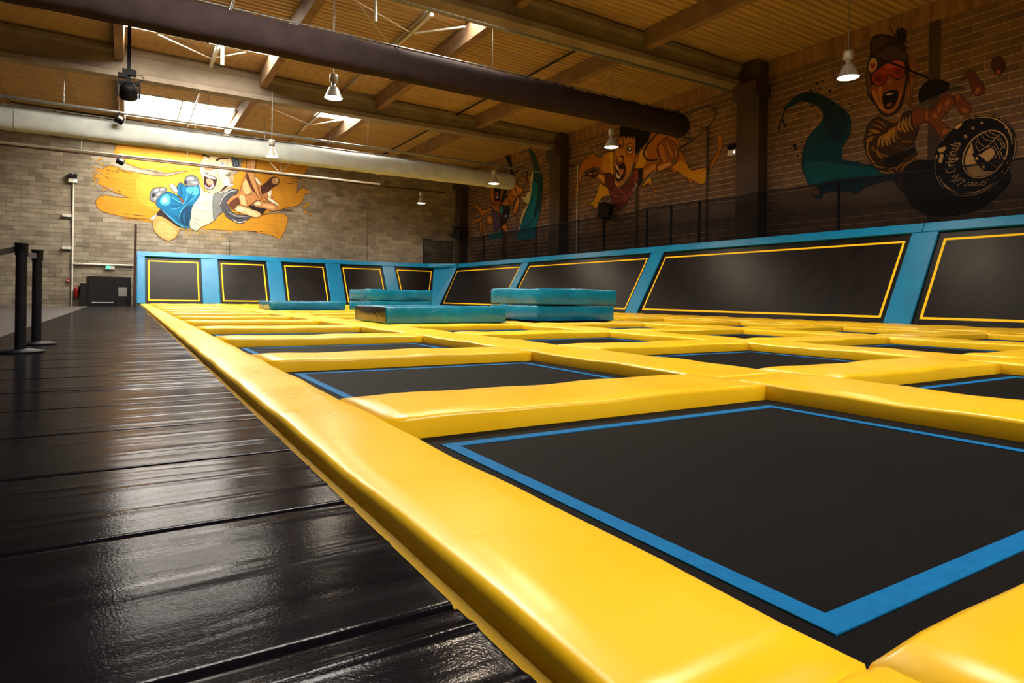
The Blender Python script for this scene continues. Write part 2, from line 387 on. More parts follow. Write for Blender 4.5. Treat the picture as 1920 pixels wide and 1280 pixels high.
# ================================================================ WALKWAY MATS
def mat_floor_mat():
    mt = noisy('black_folding_mat', (8, 7, 13), (12, 10, 15), 1.6, .17, 0, spec=.22, rvar=.04, world=True)
    g = N(mt, 'ShaderNodeNewGeometry'); mp = N(mt, 'ShaderNodeMapping'); mp.inputs['Scale'].default_value = (1.1, 7, 1); L(mt, g.outputs['Position'], mp.inputs['Vector'])
    n1 = N(mt, 'ShaderNodeTexNoise', Scale=1.6, Detail=2.5, Distortion=.5); L(mt, mp.outputs[0], n1.inputs['Vector'])
    n2 = N(mt, 'ShaderNodeTexNoise', Scale=220.0, Detail=1.0); L(mt, g.outputs['Position'], n2.inputs['Vector'])
    b1 = N(mt, 'ShaderNodeBump', Strength=.07, Distance=.03); L(mt, n1.outputs['Fac'], b1.inputs['Height'])
    b2 = N(mt, 'ShaderNodeBump', Strength=.12, Distance=.002); L(mt, n2.outputs['Fac'], b2.inputs['Height']); L(mt, b1.outputs[0], b2.inputs['Normal'])
    L(mt, b2.outputs[0], bsdf(mt).inputs['Normal']); bsdf(mt).inputs['Specular IOR Level'].default_value = 0
    gl = N(mt, 'ShaderNodeBsdfGlossy'); gl.inputs['Color'].default_value = (.82, .8, .82, 1); L(mt, b2.outputs[0], gl.inputs['Normal'])
    rr_ = N(mt, 'ShaderNodeMapRange'); rr_.inputs['To Min'].default_value = .09; rr_.inputs['To Max'].default_value = .2
    L(mt, n1.outputs['Fac'], rr_.inputs['Value']); L(mt, rr_.outputs[0], gl.inputs['Roughness'])
    fz = N(mt, 'ShaderNodeFresnel'); fz.inputs['IOR'].default_value = 1.36
    fm = N(mt, 'ShaderNodeMapRange'); fm.inputs['From Max'].default_value = .7; fm.inputs['To Min'].default_value = .0; fm.inputs['To Max'].default_value = .28
    L(mt, fz.outputs[0], fm.inputs['Value'])
    mx = N(mt, 'ShaderNodeMixShader'); L(mt, fm.outputs[0], mx.inputs[0]); L(mt, bsdf(mt).outputs[0], mx.inputs[1]); L(mt, gl.outputs[0], mx.inputs[2])
    L(mt, mx.outputs[0], mt.node_tree.nodes['Material Output'].inputs[0]); return mt
M['mat_floor'] = mat_floor_mat()
rnd = random.Random(3)
PITCH = .61
def walkway_panel(parent, y0, ridges, ny):
    x0, x1 = -1.2, .47
    def fn(u, v):
        x = x0 + (x1 - x0) * u; y = y0 + .0005 + (PITCH - .001) * v
        e = min(v, 1 - v) * PITCH
        z = .034 - (.007 * (1 - e / .01) if e < .01 else 0)
        for (ry, amp, wd, ext, sk) in ridges:
            d = (y - (ry + sk * (x1 - x))) / wd
            fall = max(0, 1 - (x1 - x) / ext)
            if abs(d) < 3: z += amp * math.exp(-d * d) * fall * min(1, e / .04)
        return (x, y, z)
    mb = MB().grid(fn, 24, ny)
    mb.add([(x0, y0 + .004, -.012), (x1, y0 + .004, -.012), (x1, y0 + PITCH - .004, -.012), (x0, y0 + PITCH - .004, -.012)], [(0, 3, 2, 1)])
    mb.build('panel', M['mat_floor'], parent, True, fix=False)
Y0 = 1.55 - 8 * PITCH
k = 0; npan = 0
while True:
    y0 = Y0 + npan * PITCH
    if y0 + 4 * PITCH > EDGE_Y: break
    t = thing('folding_mat', 'glossy black folding mat beside the border pads, %s from the short corner pad' % ['first', 'second', 'third', 'fourth', 'fifth', 'sixth', 'seventh', 'eighth', 'ninth', 'tenth', 'eleventh', 'twelfth', 'thirteenth', 'fourteenth', 'fifteenth'][npan // 4], 'mat', (0, 0, 0), 0, 'black folding mats of the walkway')
    for q in range(4):
        ya = y0 + q * PITCH
        ridges = [(ya + rnd.uniform(.05, PITCH - .05), rnd.uniform(.0015, .005), rnd.uniform(.008, .018), rnd.uniform(.35, 1.5), rnd.uniform(-.05, .05)) for _ in range(rnd.randint(4, 7) if ya > 2.6 else 3)]
        walkway_panel(t, ya, ridges, 80 if ya < 9 else 24)
    npan += 4
YE = Y0 + npan * PITCH

# ================================================================ TRAMPOLINE FIELD
ORD = ['first', 'second', 'third', 'fourth', 'fifth', 'sixth', 'seventh', 'eighth', 'ninth', 'tenth', 'eleventh', 'twelfth', 'thirteenth', 'fourteenth']
COLP = ['beside the border pads', 'second column from the border pads', 'third column from the border pads', 'fourth column from the border pads']
PT, BZ = .085, 0.0          # top of the pads, level of the beds
X1, PX, OX = .83, 2.905, 2.22       # first opening, pitch, opening width
Y1, PY, OY = .46, 2.385, 1.80
NC, NR = 4, 13
def pad_mesh(name, sx, sy, mat, h=.105, r=.03, along='x', seed=0, wav=.004):
    """soft padded bar: rounded long edges, gently uneven top"""
    rr = random.Random(seed); ph = [rr.uniform(0, 6.28) for _ in range(6)]
    Ln, W = (sx, sy) if along == 'x' else (sy, sx)
    n = max(6, int(Ln / .12))
    prof = [(-W / 2 + .004, 0), (-W / 2, .03), (-W / 2, h - r), (-W / 2 + r * .3, h - r * .3), (-W / 2 + r, h), (-W / 4, h + .001), (0, h + .002), (W / 4, h + .001), (W / 2 - r, h), (W / 2 - r * .3, h - r * .3), (W / 2, h - r), (W / 2, .03), (W / 2 - .004, 0)]
    mb = MB(); np_ = len(prof); vv = []
    for i in range(n + 1):
        t = -Ln / 2 + Ln * i / n
        e = min(i, n - i) / 1.0
        end = .992 if e == 0 else 1
        dz = wav * (math.sin(t * 5.1 + ph[0]) + .6 * math.sin(t * 11.3 + ph[1])) if 0 < i < n else -.001
        dw = 1 + .005 * math.sin(t * 4.0 + ph[2])
        for (u, z) in prof:
            zz = z * end + (dz * (z / h) if z > .04 else 0); uu = u * dw * end
            vv.append((t, uu, zz) if along == 'x' else (-uu, t, zz))
    fs = [(i * np_ + j, i * np_ + j + 1, (i + 1) * np_ + j + 1, (i + 1) * np_ + j) for i in range(n) for j in range(np_ - 1)]
    fs += [tuple(range(np_)), tuple(range(n * np_, (n + 1) * np_))[::-1], ]
    mb.add(vv, fs)
    return mb.mesh(name, mat, True)
bed_me = MB().box(-OX / 2 + .003, OX / 2 - .003, -OY / 2 + .003, OY / 2 - .003, -.03, 0).mesh('jumping_bed', M['bed'])
tw, tmx, tmy = .052, .165, .14
tx, ty = OX / 2 - tmx, OY / 2 - tmy
tape_x = MB().box(-tx, tx, -tw / 2, tw / 2, 0, .003).mesh('tape', M['tape_blue'])
tape_y = MB().box(-tw / 2, tw / 2, -ty, ty, 0, .0032).mesh('tape', M['tape_blue'])
def trampoline(cx, cy, lab):
    t = thing('trampoline', lab, 'trampoline', (cx, cy, 0), 0, 'floor trampolines of the grid')
    b_ = link('jumping_bed', bed_me, t)
    link('tape', tape_x, b_, (0, -ty + tw / 2, 0)); link('tape', tape_x, b_, (0, ty - tw / 2, 0))
    link('tape', tape_y, b_, (-tx + tw / 2, 0, .0004)); link('tape', tape_y, b_, (tx - tw / 2, 0, .0004))
    return t
for c in range(NC):
    for r in range(NR):
        trampoline(X1 + c * PX + OX / 2, Y1 + r * PY + OY / 2, 'black trampoline bed, %s, %s row from the short corner pad' % (COLP[c], ORD[r]))
wx, wy = PX - OX, PY - OY          # widths of long and cross pads
cross = [pad_mesh('pad_cover', OX - .002, wy - .001, M['yellow_x'], PT + .03, .018, 'x', s) for s in range(3)]
longs = [pad_mesh('pad_cover', wx - .002, PY - .006, M['yellow_y'], PT + .03, .018, 'y', s + 10) for s in range(3)]
for r in range(-1, NR):
    yc = Y1 + r * PY + OY + wy / 2
    for c in range(NC):
        o = link('cross_pad', cross[(r + 2 * c) % 3], None, (X1 + c * PX + OX / 2, yc, -.03))
        tag(o, 'yellow cross pad, %s, %s row from the short corner pad' % (COLP[c], ORD[r + 1]), 'pad', 'yellow cross pads of the grid')
    for c in range(NC):
        o = link('long_pad', longs[(r + c) % 3], None, (X1 + c * PX + OX + wx / 2, yc - PY / 2 + (PY / 2 if r == -1 else 0) * 0, -.03))
        tag(o, 'yellow lengthwise pad, %s line from the border pads, %s from the short corner pad' % (ORD[c], ORD[r + 1]), 'pad', 'yellow lengthwise pads of the grid')
# border pads beside the walkway, with a skirt strip at the floor
yb = .455; BL_ = (32.0 - yb) / 4
bord = [pad_mesh('pad_cover', .335, BL_ - .004, M['yellow_b'], PT + .03, .02, 'y', q + 20, .003) for q in range(4)]
for k, lab in enumerate(('long yellow border pad beside the first black mats, running up to the short corner pad', 'long yellow border pad beside the walkway at the two barrier posts', 'long yellow border pad beside the walkway, between the barrier posts and the far wall', 'long yellow border pad ending at the brown end post of the far wall')):
    t = thing('border_pad', lab, 'pad', (.662, yb + BL_ * (k + .5), -.03), 0, 'yellow border pads along the walkway')
    link('pad_cover', bord[k], t)
    MB().prism([(-.19, .032), (-.165, .034), (-.165, .062), (-.19, .046)], -BL_ / 2, BL_ / 2, lambda u, v, q: (u, q, v)).build('skirt', M['yellow_b'], t)
# pads in front of the first row (right by the camera)
o = link('cross_pad', pad_mesh('pad_cover', .34, .58, M['yellow_x'], PT + .03, .018, 'x', 55), None, (.662, .16, -.03)); tag(o, 'short yellow pad closing the corner of the border pads', 'pad')
# wide pads between the last column and the leaning wall
XE = X1 + (NC - 1) * PX + OX + wx; XB = 14.72
wide = pad_mesh('pad_cover', XB - XE - .01, PY - .006, M['yellow_y'], PT + .045, .03, 'y', 31, .008)
for r in range(-1, NR):
    o = link('wide_pad', wide, None, ((XE + XB) / 2, Y1 + r * PY + OY + wy / 2 - PY / 2, -.03)); tag(o, 'wide yellow pad below the long leaning wall, %s row from the short corner pad' % ORD[r + 1], 'pad', 'wide yellow pads below the long wall')
yl = Y1 + (NR - 1) * PY + OY + wy
o = link('end_pad', pad_mesh('pad_cover', XB - .85, 32.0 - yl - .01, M['yellow_x'], PT + .04, .03, 'x', 33, .006), None, ((XB + .85) / 2, (yl + 32.0) / 2, -.03))
tag(o, 'long yellow pad at the foot of the far wall trampolines', 'pad')

# ================================================================ LEANING WALL TRAMPOLINES
ZB, ZT = .06, 2.42
RXB, RXT, FYB, FYT = 14.7, 16.05, 32.0, 33.45
def rpt(y, s, d=0):           # right leaning wall: along y, s 0..1 up the slope, d proud of the plane
    n = Vector((-(ZT - ZB), 0, RXT - RXB)).normalized()
    return Vector((RXB + (RXT - RXB) * s, y, ZB + (ZT - ZB) * s)) + n * d
def fpt(x, s, d=0):
    n = Vector((0, -(ZT - ZB), FYT - FYB)).normalized()
    return Vector((x, FYB + (FYT - FYB) * s, ZB + (ZT - ZB) * s)) + n * d
def slab(pt, u0, u1, s0, s1, d0, d1, name, mat, parent=None, u0t=None, u1t=None, bev=0):
    u0t = u0 if u0t is None else u0t; u1t = u1 if u1t is None else u1t
    bm = bmesh.new(); vv = []
    for d in (d0, d1):
        for (u, s) in ((u0, s0), (u1, s0), (u1t, s1), (u0t, s1)): vv.append(bm.verts.new(pt(u, s, d)))
    for f in ((0, 1, 2, 3), (4, 7, 6, 5), (0, 4, 5, 1), (1, 5, 6, 2), (2, 6, 7, 3), (3, 7, 4, 0)): bm.faces.new([vv[i] for i in f])
    bmesh.ops.recalc_face_normals(bm, faces=bm.faces)
    if bev: bmesh.ops.bevel(bm, geom=bm.edges[:], offset=bev, segments=3, profile=.5, affect='EDGES')
    me = bm_mesh(bm, name, mat, False); return link(name, me, parent)
def wall_tramp(pt, u0, u1, label, group, u0t=None, u1t=None, s1=.9):
    u0t = u0 if u0t is None else u0t; u1t = u1 if u1t is None else u1t
    sg = 1 if u1 > u0 else -1
    base = pt((u0 + u1) / 2, 0)
    t = thing('wall_trampoline', label, 'trampoline', (0, 0, 0), 0, group)
    root = t; t = slab(pt, u0 - .1 * sg, u1 + .1 * sg, .0, s1 + .05, -.03, .0, 'jumping_bed', M['wall_bed'], t, u0t - .1 * sg, u1t + .1 * sg)
    a, b, at, bt = u0 + .12 * sg, u1 - .12 * sg, u0t + .12 * sg, u1t - .12 * sg; w_ = .055; c0, c1 = .065, s1 - .06; ds = w_ / 2.7
    lerp = lambda p, q, s: p + (q - p) * (s - c0) / (c1 - c0)
    slab(pt, a, b, c0, c0 + ds, 0, .004, 'tape', M['tape_yellow'], t); slab(pt, lerp(a, at, c1 - ds), lerp(b, bt, c1 - ds), c1 - ds, c1, 0, .004, 'tape', M['tape_yellow'], t, at, bt)
    slab(pt, a, a + w_ * sg, c0, c1, 0, .0045, 'tape', M['tape_yellow'], t, at, at + w_ * sg); slab(pt, b - w_ * sg, b, c0, c1, 0, .0045, 'tape', M['tape_yellow'], t, bt - w_ * sg, bt)
    return root
# right wall: dividers at measured places along Y
RD = [(33.3, 32.35), (25.13, 24.55), (16.55, 15.95), (7.84, 7.25), (-.9, -1.5)]
wall_tramp(rpt, 31.6, 25.13, 'black leaning wall trampoline with yellow tape next to the far corner', None, 32.0, 25.13)
wall_tramp(rpt, 24.55, 16.55, 'black leaning wall trampoline with yellow tape behind the double stack of teal mats', None)
wall_tramp(rpt, 15.95, 7.84, 'black leaning wall trampoline with yellow tape below the boy and the column, longest in view', None)
wall_tramp(rpt, 7.25, -.9, 'black leaning wall trampoline with yellow tape below the painted wheel', None)
for i, (a, b) in enumerate(RD[1:]):
    lab = ['blue divider pad between leaning trampolines behind the double mat stack', 'blue divider pad of the leaning wall right beside the double mat stack', 'blue divider pad of the leaning wall below the painted wheel', 'blue divider pad at the end of the leaning wall'][i]
    o = slab(rpt, a, b, .0, .905, .0, .075, 'divider_pad', M['blue_pad'], None, bev=.03); tag(o, lab, 'pad')
segs = [(32.0, 25.0), (25.0, 16.3), (16.3, 7.62), (7.62, -1.2)]
for i, (a, b) in enumerate(segs):
    o = slab(rpt, a - .004, b + .004, .905, 1.0, .0, .075, 'top_pad', M['blue_pad'], None, bev=.02)
    tag(o, ['blue top rail pad next to the far corner piece', 'blue top rail pad above the double mat stack', 'blue top rail pad below the boy mural and column', 'blue top rail pad below the painted wheel'][i], 'pad')
# far wall
FD = [(.36, .69), (2.97, 3.71), (5.92, 6.64), (8.84, 9.6), (11.92, 12.63)]
flab = ['beside the end post', 'second from the end post', 'behind the single low mat', 'partly hidden by the small mat stack', 'next to the corner']
prev = None
for i, (a, b) in enumerate(FD):
    o = slab(fpt, a, b, .0, .905, .0, .075, 'divider_pad', M['blue_pad'], None, bev=.03); tag(o, 'blue divider pad of the far wall, ' + ['at the end post', 'between its first and second trampoline', 'between its second and third trampoline', 'above the gap between low mat and mat stack', 'nearest to the corner'][i], 'pad')
    nx = FD[i + 1][0] if i + 1 < len(FD) else 14.3
    wall_tramp(fpt, b, nx, 'black leaning far wall trampoline with yellow tape, ' + flab[i], None, b, nx if i + 1 < len(FD) else 15.0)
for i, (a, b) in enumerate(((.36, 5.3), (5.3, 10.3), (10.3, 14.7))):
    o = slab(fpt, a + .004, b - .004, .905, 1.0, .0, .075, 'top_pad', M['blue_pad'], None, bev=.02); tag(o, 'blue top rail pad of the far wall, ' + ['starting at the end post', 'below the end of the yellow splash', 'ending at the corner piece'][i], 'pad')
# corner piece: slanted post filling the corner and its cap
mb = MB()
def prism4(a, b, c, d, th, n):
    n = Vector(n).normalized() * th; vv = [Vector(p) for p in (a, b, c, d)]
    return vv + [v - n for v in vv], [(0, 1, 2, 3), (7, 6, 5, 4), (0, 4, 5, 1), (1, 5, 6, 2), (2, 6, 7, 3), (3, 7, 4, 0)]
t = thing('corner_pad', 'blue corner pad joining the far and the long leaning walls', 'pad')
a, b, c_, d_ = fpt(14.3, 0, .08), rpt(31.6, 0, .08), rpt(32.0, .905, .08), fpt(15.0, .905, .08)
MB().add(*prism4(a, b, c_, d_, .1, (-1, -1, .8))).build('post_face', M['blue_pad'], t)
a, b, c_, d_ = fpt(14.7, .905, .08), rpt(32.0, .905, .08), rpt(32.2, 1, .08), fpt(14.7, 1, .08)
MB().add(*prism4(a, b, c_, d_, .1, (-1, -1, .8))).build('cap', M['blue_pad'], t)
# steel end post of the far wall
o = MB().box(.24, .34, FYB + .2, FYB + .3, -.03, 3.55).build('end_post', M['brown_metal']); tag(o, 'brown steel end post beside the first far wall trampoline', 'post')

# ================================================================ CRASH MATS
def crash_mat(cx, cy, z, sx, sy, sz, rz, label, group=None, seed=0, dark_end=False, dent=.03):
    rr = random.Random(seed); ph = [rr.uniform(0, 6.28) for _ in range(8)]
    t = thing('crash_mat', label, 'mat', (cx, cy, z), rz, group)
    bm = rbox(sx, sy, sz, .025, 2)
    bmesh.ops.subdivide_edges(bm, edges=[e for e in bm.edges if e.calc_length() > .3], cuts=14, use_grid_fill=True)
    bmesh.ops.triangulate(bm, faces=[f for f in bm.faces if len(f.verts) > 4])
    for v in bm.verts:
        x, y, zz = v.co; k = min(1, zz / sz * 3)
        v.co.z += k * dent * (.5 * math.sin(x * 3.1 + ph[0]) * math.sin(y * 3.4 + ph[1]) - .4)
        ed = math.sin(math.pi * min(1, max(0, zz / sz)))
        wv = dent * .9 * ed * (math.sin(x * 4.2 + zz * 9 + ph[2]) + .7 * math.sin(y * 5.0 - zz * 8 + ph[3]))
        if abs(y) > sy / 2 - .03: v.co.y += math.copysign(wv * .8, y)
        if abs(x) > sx / 2 - .03: v.co.x += math.copysign(wv * .8, x)
    link('cover', bm_mesh(bm, 'mat_cover', M['blue_mat']), t)
    MB().box(-sx / 2 - .004, sx / 2 + .004, -sy / 2 - .004, -sy / 2 + .01, .012, .03).build('bottom_seam', M['blue_mat'], t)
    if dark_end:
        MB().grid(lambda u, v: (-sx / 2 - .012 - .02 * math.sin(math.pi * u) * math.sin(math.pi * v), -sy / 2 + .03 + (sy - .06) * u, .03 + (sz - .06) * v), 12, 6).build('end_panel', M['black_vinyl'], t, True)['label'] = 'glossy black end panel'
    return t
PZ = PT + .008
crash_mat(3.68 + 1.15, 10.0 + .85, PZ, 2.3, 1.7, .30, 0, 'long single teal crash mat with a black end panel in front of the stacks', None, 1, True)
crash_mat(7.0 + 1.0, 10.5 + .95, PZ, 2.0, 1.9, .325, 0, 'lower teal crash mat of the bigger stack near the leaning wall', None, 2, False, .03)
crash_mat(7.0 + 1.02, 10.5 + .93, PZ + .335, 2.04, 1.9, .34, .01, 'upper teal crash mat of the bigger stack near the leaning wall', None, 3)
crash_mat(6.08 + 1.07, 18.3 + .85, PZ, 2.1, 1.7, .33, 0, 'lower teal crash mat of the stack before the far corner', None, 4)
crash_mat(6.08 + 1.07, 18.3 + .85, PZ + .335, 2.12, 1.7, .34, .0, 'upper teal crash mat of the stack before the far corner', None, 5)
crash_mat(3.70 + 1.15, 20.1 + .95, PZ, 2.3, 1.9, .27, 0, 'low single teal crash mat before the far wall trampolines', None, 6)

# ================================================================ NETTING above the leaning wall
def net_mat():
    mt = bpy.data.materials.new('black_netting'); mt.use_nodes = True; nt = mt.node_tree; b = nt.nodes['Principled BSDF']
    b.inputs['Base Color'].default_value = lin((12, 10, 14)); b.inputs['Roughness'].default_value = .9; b.inputs['Specular IOR Level'].default_value = .1
    g = N(mt, 'ShaderNodeNewGeometry'); nz = N(mt, 'ShaderNodeTexNoise', Scale=.9, Detail=3.0); L(mt, g.outputs['Position'], nz.inputs['Vector'])
    mr = N(mt, 'ShaderNodeMapRange'); mr.inputs['To Min'].default_value = .5; mr.inputs['To Max'].default_value = .72
    L(mt, nz.outputs['Fac'], mr.inputs['Value']); L(mt, mr.outputs[0], b.inputs['Alpha']); return mt
M['net'] = net_mat()
NX = 16.5
ntop = [(on_x(x, y, NX).y, on_x(x, y, NX).z) for x, y in [(860, 452), (905, 443), (1003, 427), (1060, 417), (1130, 405), (1163, 405), (1211, 391), (1256, 384.5), (1309, 377), (1345, 373.5), (1384, 369), (1430, 358), (1475, 355), (1520, 348), (1570, 340), (1660, 328), (1780, 315), (1897, 300)]] + [(3.4, 3.75), (0, 3.85), (-2, 3.85)]
t = thing('safety_net', 'black safety netting strung above the long leaning trampoline wall', 'net')
mb = MB(); n = len(ntop)
mb.add([(NX, y, 2.3) for y, z in ntop] + [(NX, y, z) for y, z in ntop], [(i, i + 1, n + i + 1, n + i) for i in range(n - 1)])
mb.build('mesh_panel', M['net'], t, fix=False)
MB().path([Vector((NX, y, z)) for y, z in ntop], .022, 6).build('top_rope', M['dark_metal'], t)
for x, y in [(905, 443), (1003, 427), (1060, 417), (1130, 405), (1211, 391), (1256, 384.5), (1309, 377), (1430, 358), (1570, 340)]:
    p = on_x(x, y, NX)
    o = MB().tube((NX + .07, p.y, -.03), (NX + .07, p.y, p.z + .04), .045, 10).build('net_post', M['dark_metal']); tag(o, 'black steel post holding the safety netting above the long leaning wall', 'post', 'black net posts along the long wall')
t = thing('safety_net', 'short black safety netting in front of the far block wall corner', 'net')
fx = on_y(795, 447, 33.75)
mb = MB(); pts = [(fx.x, fx.z), (15.3, fx.z - .1), (NX, ntop[0][1])]
mb.add([(x, 33.75, 2.3) for x, z in pts] + [(x, 33.75, z) for x, z in pts], [(0, 1, 4, 3), (1, 2, 5, 4)]); mb.build('mesh_panel', M['net'], t, fix=False)
MB().path([Vector((x, 33.75, z)) for x, z in pts], .022, 6).build('top_rope', M['dark_metal'], t)
o = MB().tube((fx.x, 33.78, -.03), (fx.x, 33.78, fx.z + .02), .045, 10).build('net_post', M['dark_metal']); tag(o, 'black net post standing before the far block wall', 'post')

# ================================================================ FABRIC DUCTS, PIPES
def duct(Y, zc, r, x0, x1, mat, label):
    t = thing('fabric_duct', label, 'duct', (0, 0, 0))
    rr = random.Random(int(Y)); ph = [rr.uniform(0, 6.28) for _ in range(6)]
    def fn(u, v):
        x = x0 + (x1 - x0) * u; a = 2 * math.pi * v
        k = 1 + .012 * math.sin(x * 2.1 + ph[0] + 2 * a) + .010 * math.sin(x * 4.7 + ph[1] - 3 * a)
        e = max(0, (x - (x1 - .35)) / .35); R_ = r * k * (math.sqrt(max(0, 1 - e * e)) if e > 0 else 1)
        ca, sa = math.cos(a), math.sin(a)
        yy = math.copysign(abs(sa) ** .62, sa) * .74 * (1 - .45 * max(0, ca) ** 3); zz = math.copysign(abs(ca) ** .8, ca)
        sag = -.018 * abs(math.sin(math.pi * (x - x0 - .32) / .6)) * max(0, ca) ** 4
        return (x, Y + R_ * yy, zc + R_ * zz + sag)
    MB().grid(fn, 280, 36).build('sleeve', mat, t, True)
    for i in range(int((x1 - x0) / 4.2)):
        xx = x1 - 1.9 - i * 4.2
        mb = MB().grid(lambda u, v: (xx + .05 * u, Y + (r + .01) * math.copysign(abs(math.sin(2 * math.pi * v)) ** .62, math.sin(2 * math.pi * v)) * .76 * (1 - .45 * max(0, math.cos(2 * math.pi * v)) ** 3), zc + (r + .012) * math.copysign(abs(math.cos(2 * math.pi * v)) ** .8, math.cos(2 * math.pi * v))), 1, 36); mb.build('seam_band', mat, t, True)
    MB().tube((x0, Y, zc + r + .05), (x1 - .3, Y, zc + r + .05), .018, 6).build('hanging_rail', M['steel'], t)
    hk = MB().box(0, .04, -.012, .012, -.01, .07).mesh('hook', M['dark_metal'])
    for i in range(int((x1 - x0) / .6)): link('hook', hk, t, (x0 + .3 + i * .6, Y, zc + r))
    for xx in PUR: MB().tube((xx, Y, zc + r + .05), (xx, Y, deck_z(xx) - .505), .006, 5).build('suspension_wire', M['steel'], t)
duct(15.0, 6.36, .39, LX, 15.9, M['duct_shaded'], 'shade-darkened fabric air duct hung in front of the boy mural')
duct(25.4, 6.03, .375, LX, 15.6, M['duct'], 'pale grey fabric air duct hung in front of the far wall mural')
def pipe(p, q, r, mat, name, label, hang=()):
    t = thing(name, label, 'pipe'); MB().tube(p, q, r, 10).build('tube', mat, t)
    for x in hang: MB().tube((x, p[1], p[2]), (x, p[1], deck_z(x)), .008, 5).build('hanger', M['steel'], t)
    return t
pipe((LX, 24.85, 6.56), (16.9, 24.85, 6.56), .055, M['steel'], 'service_pipe', 'pale steel pipe running just above the pale fabric duct', (-6, -1.8, 2.4, 6.7, 11, 14.5))
t = pipe((LX, 30.0, 6.08), (10.6, 30.0, 6.08), .05, M['white_metal'], 'service_pipe', 'thin white pipe crossing in front of the far wall mural', (-6, -1.8, 2.4, 10.4))
MB().tube((5.85, 30.0, 6.1), (5.2, 30, 6.75), .01, 5).tube((5.85, 30.0, 6.1), (6.5, 30, 6.75), .01, 5).tube((5.2, 30, 6.75), (5.2, 30, deck_z(5.2)), .01, 5).tube((6.5, 30, 6.75), (6.5, 30, deck_z(6.5)), .01, 5).build('forked_hanger', M['steel'], t)
pipe((LX, 14.25, 7.58), (17.3, 14.25, 7.58), .06, M['steel'], 'service_pipe', 'grey conduit pipe running beside the roof beam above the shade-darkened duct', (-6, -1.8, 2.4, 6.7, 11))
pipe((LX, 34.0, 6.73), (16.0, 34.0, 6.73), .04, M['brown_metal'], 'service_pipe', 'thin brown pipe along the top of the far block wall', (-6, -1.8, 2.4, 6.7, 11))

# ================================================================ HANGING BELL LAMPS
LZ = 5.53
cap_me = MB().lathe([(0, .62), (.05, .62), (.1, .6), (.105, .55), (.105, .42), (.09, .40), (.0, .4)], 20).mesh('ballast', M['alu'], True)
neck_me = MB().lathe([(.055, .41), (.055, .3), (.075, .285)], 16).mesh('socket', M['alu'], True)
bell_me = MB().lathe([(.07, .3), (.1, .285), (.13, .24), (.17, .14), (.205, .05), (.235, .012), (.232, 0), (.2, .045), (.165, .135), (.125, .23), (.06, .28)], 28).mesh('reflector', M['alu'], True)
lens_me = MB().lathe([(0, .012), (.1, .012), (.212, .014), (.222, .022)], 28).mesh('lens', M['lamp_glow'], True)
wire_of = {}
def bell_lamp(x, y, label):
    t = thing('bell_lamp', label, 'lamp', (x, y, LZ))
    rf = link('reflector', bell_me, t); link('socket', neck_me, t); link('ballast', cap_me, t); link('lens', lens_me, rf)
    MB().tube((0, 0, .6), (0, 0, deck_z(x) - LZ + .02), .008, 6).build('wire', M['steel'], t)
    ld = bpy.data.lights.new('bulb', 'SPOT'); ld.energy = LAMP_WATT * 4; ld.color = (1, .84, .62); ld.shadow_soft_size = .2; ld.spot_size = math.radians(150); ld.spot_blend = .6
    lo = bpy.data.objects.new('bulb', ld); C.objects.link(lo); lo.parent = t; lo.location = (0, 0, -.01)
for y, lx in ((8.1, (4.4, 13.6)), (16.0, (4.4, 13.5)), (24.0, (4.4, 13.64)), (31.3, (3.86, 13.35))):
    for i, x in enumerate(lx):
        lab = {(8.1, 0): 'hanging bell lamp over the first trampolines, above the picture of the near mats', (8.1, 1): 'lit hanging bell lamp beside the snowboarder mural', (16.0, 0): 'lit hanging bell lamp below the shade-darkened fabric duct', (16.0, 1): 'lit hanging bell lamp beside the boy face mural',
               (24.0, 0): 'lit hanging bell lamp in front of the pale fabric duct', (24.0, 1): 'lit hanging bell lamp at the end of the pale fabric duct', (31.3, 0): 'pale hanging bell lamp in front of the skater mural', (31.3, 1): 'small lit hanging bell lamp before the bare far wall'}[(y, i)]
        bell_lamp(x, y, lab)

# ================================================================ STAGE LIGHTS
t = thing('stage_light', 'black stage light hanging on a black pole under the shade-darkened duct', 'spotlight', (0, 0, 0))
px, py = -.02, 15.75
MB().box(px - .035, px + .035, py - .03, py + .03, 5.0, 7.0).build('pole', M['dark_metal'], t)
MB().tube((px, py, 6.9), (px, py, deck_z(px) + .01), .02, 6).build('hanger', M['dark_metal'], t)
MB().box(px - .2, px - .03, py - .08, py + .06, 5.1, 5.19).box(px - .12, px + .14, py - .07, py + .07, 5.17, 5.29).build('clamp', M['dark_metal'], t)
mb = MB()
for s in (-1, 1): mb.box(px + s * .2 - .02, px + s * .2 + .02, py - .06, py + .06, 4.72, 5.0)
mb.box(px - .2, px + .2, py - .06, py + .06, 4.98, 5.03); mb.build('yoke', M['dark_metal'], t)
hd = MB().lathe([(0, .3), (.1, .3), (.15, .24), (.17, .1), (.175, 0), (.15, -.02), (.14, .03), (0, .03)], 22).build('head', M['dark_metal'], t, True); hd.location = (px, py, 4.72); hd.rotation_euler = (math.radians(48), 0, 0)
MB().lathe([(0, .0), (.06, -.004), (.13, -.002)], 22).build('lens', M['steel'], hd, True)
MB().path([Vector((px + .05, py - .05, 5.15)), Vector((px + .24, py - .05, 5.2)), Vector((px + .28, py - .05, 5.12)), Vector((px + .12, py - .05, 5.0))], .008, 5).build('cable', M['dark_metal'], t)
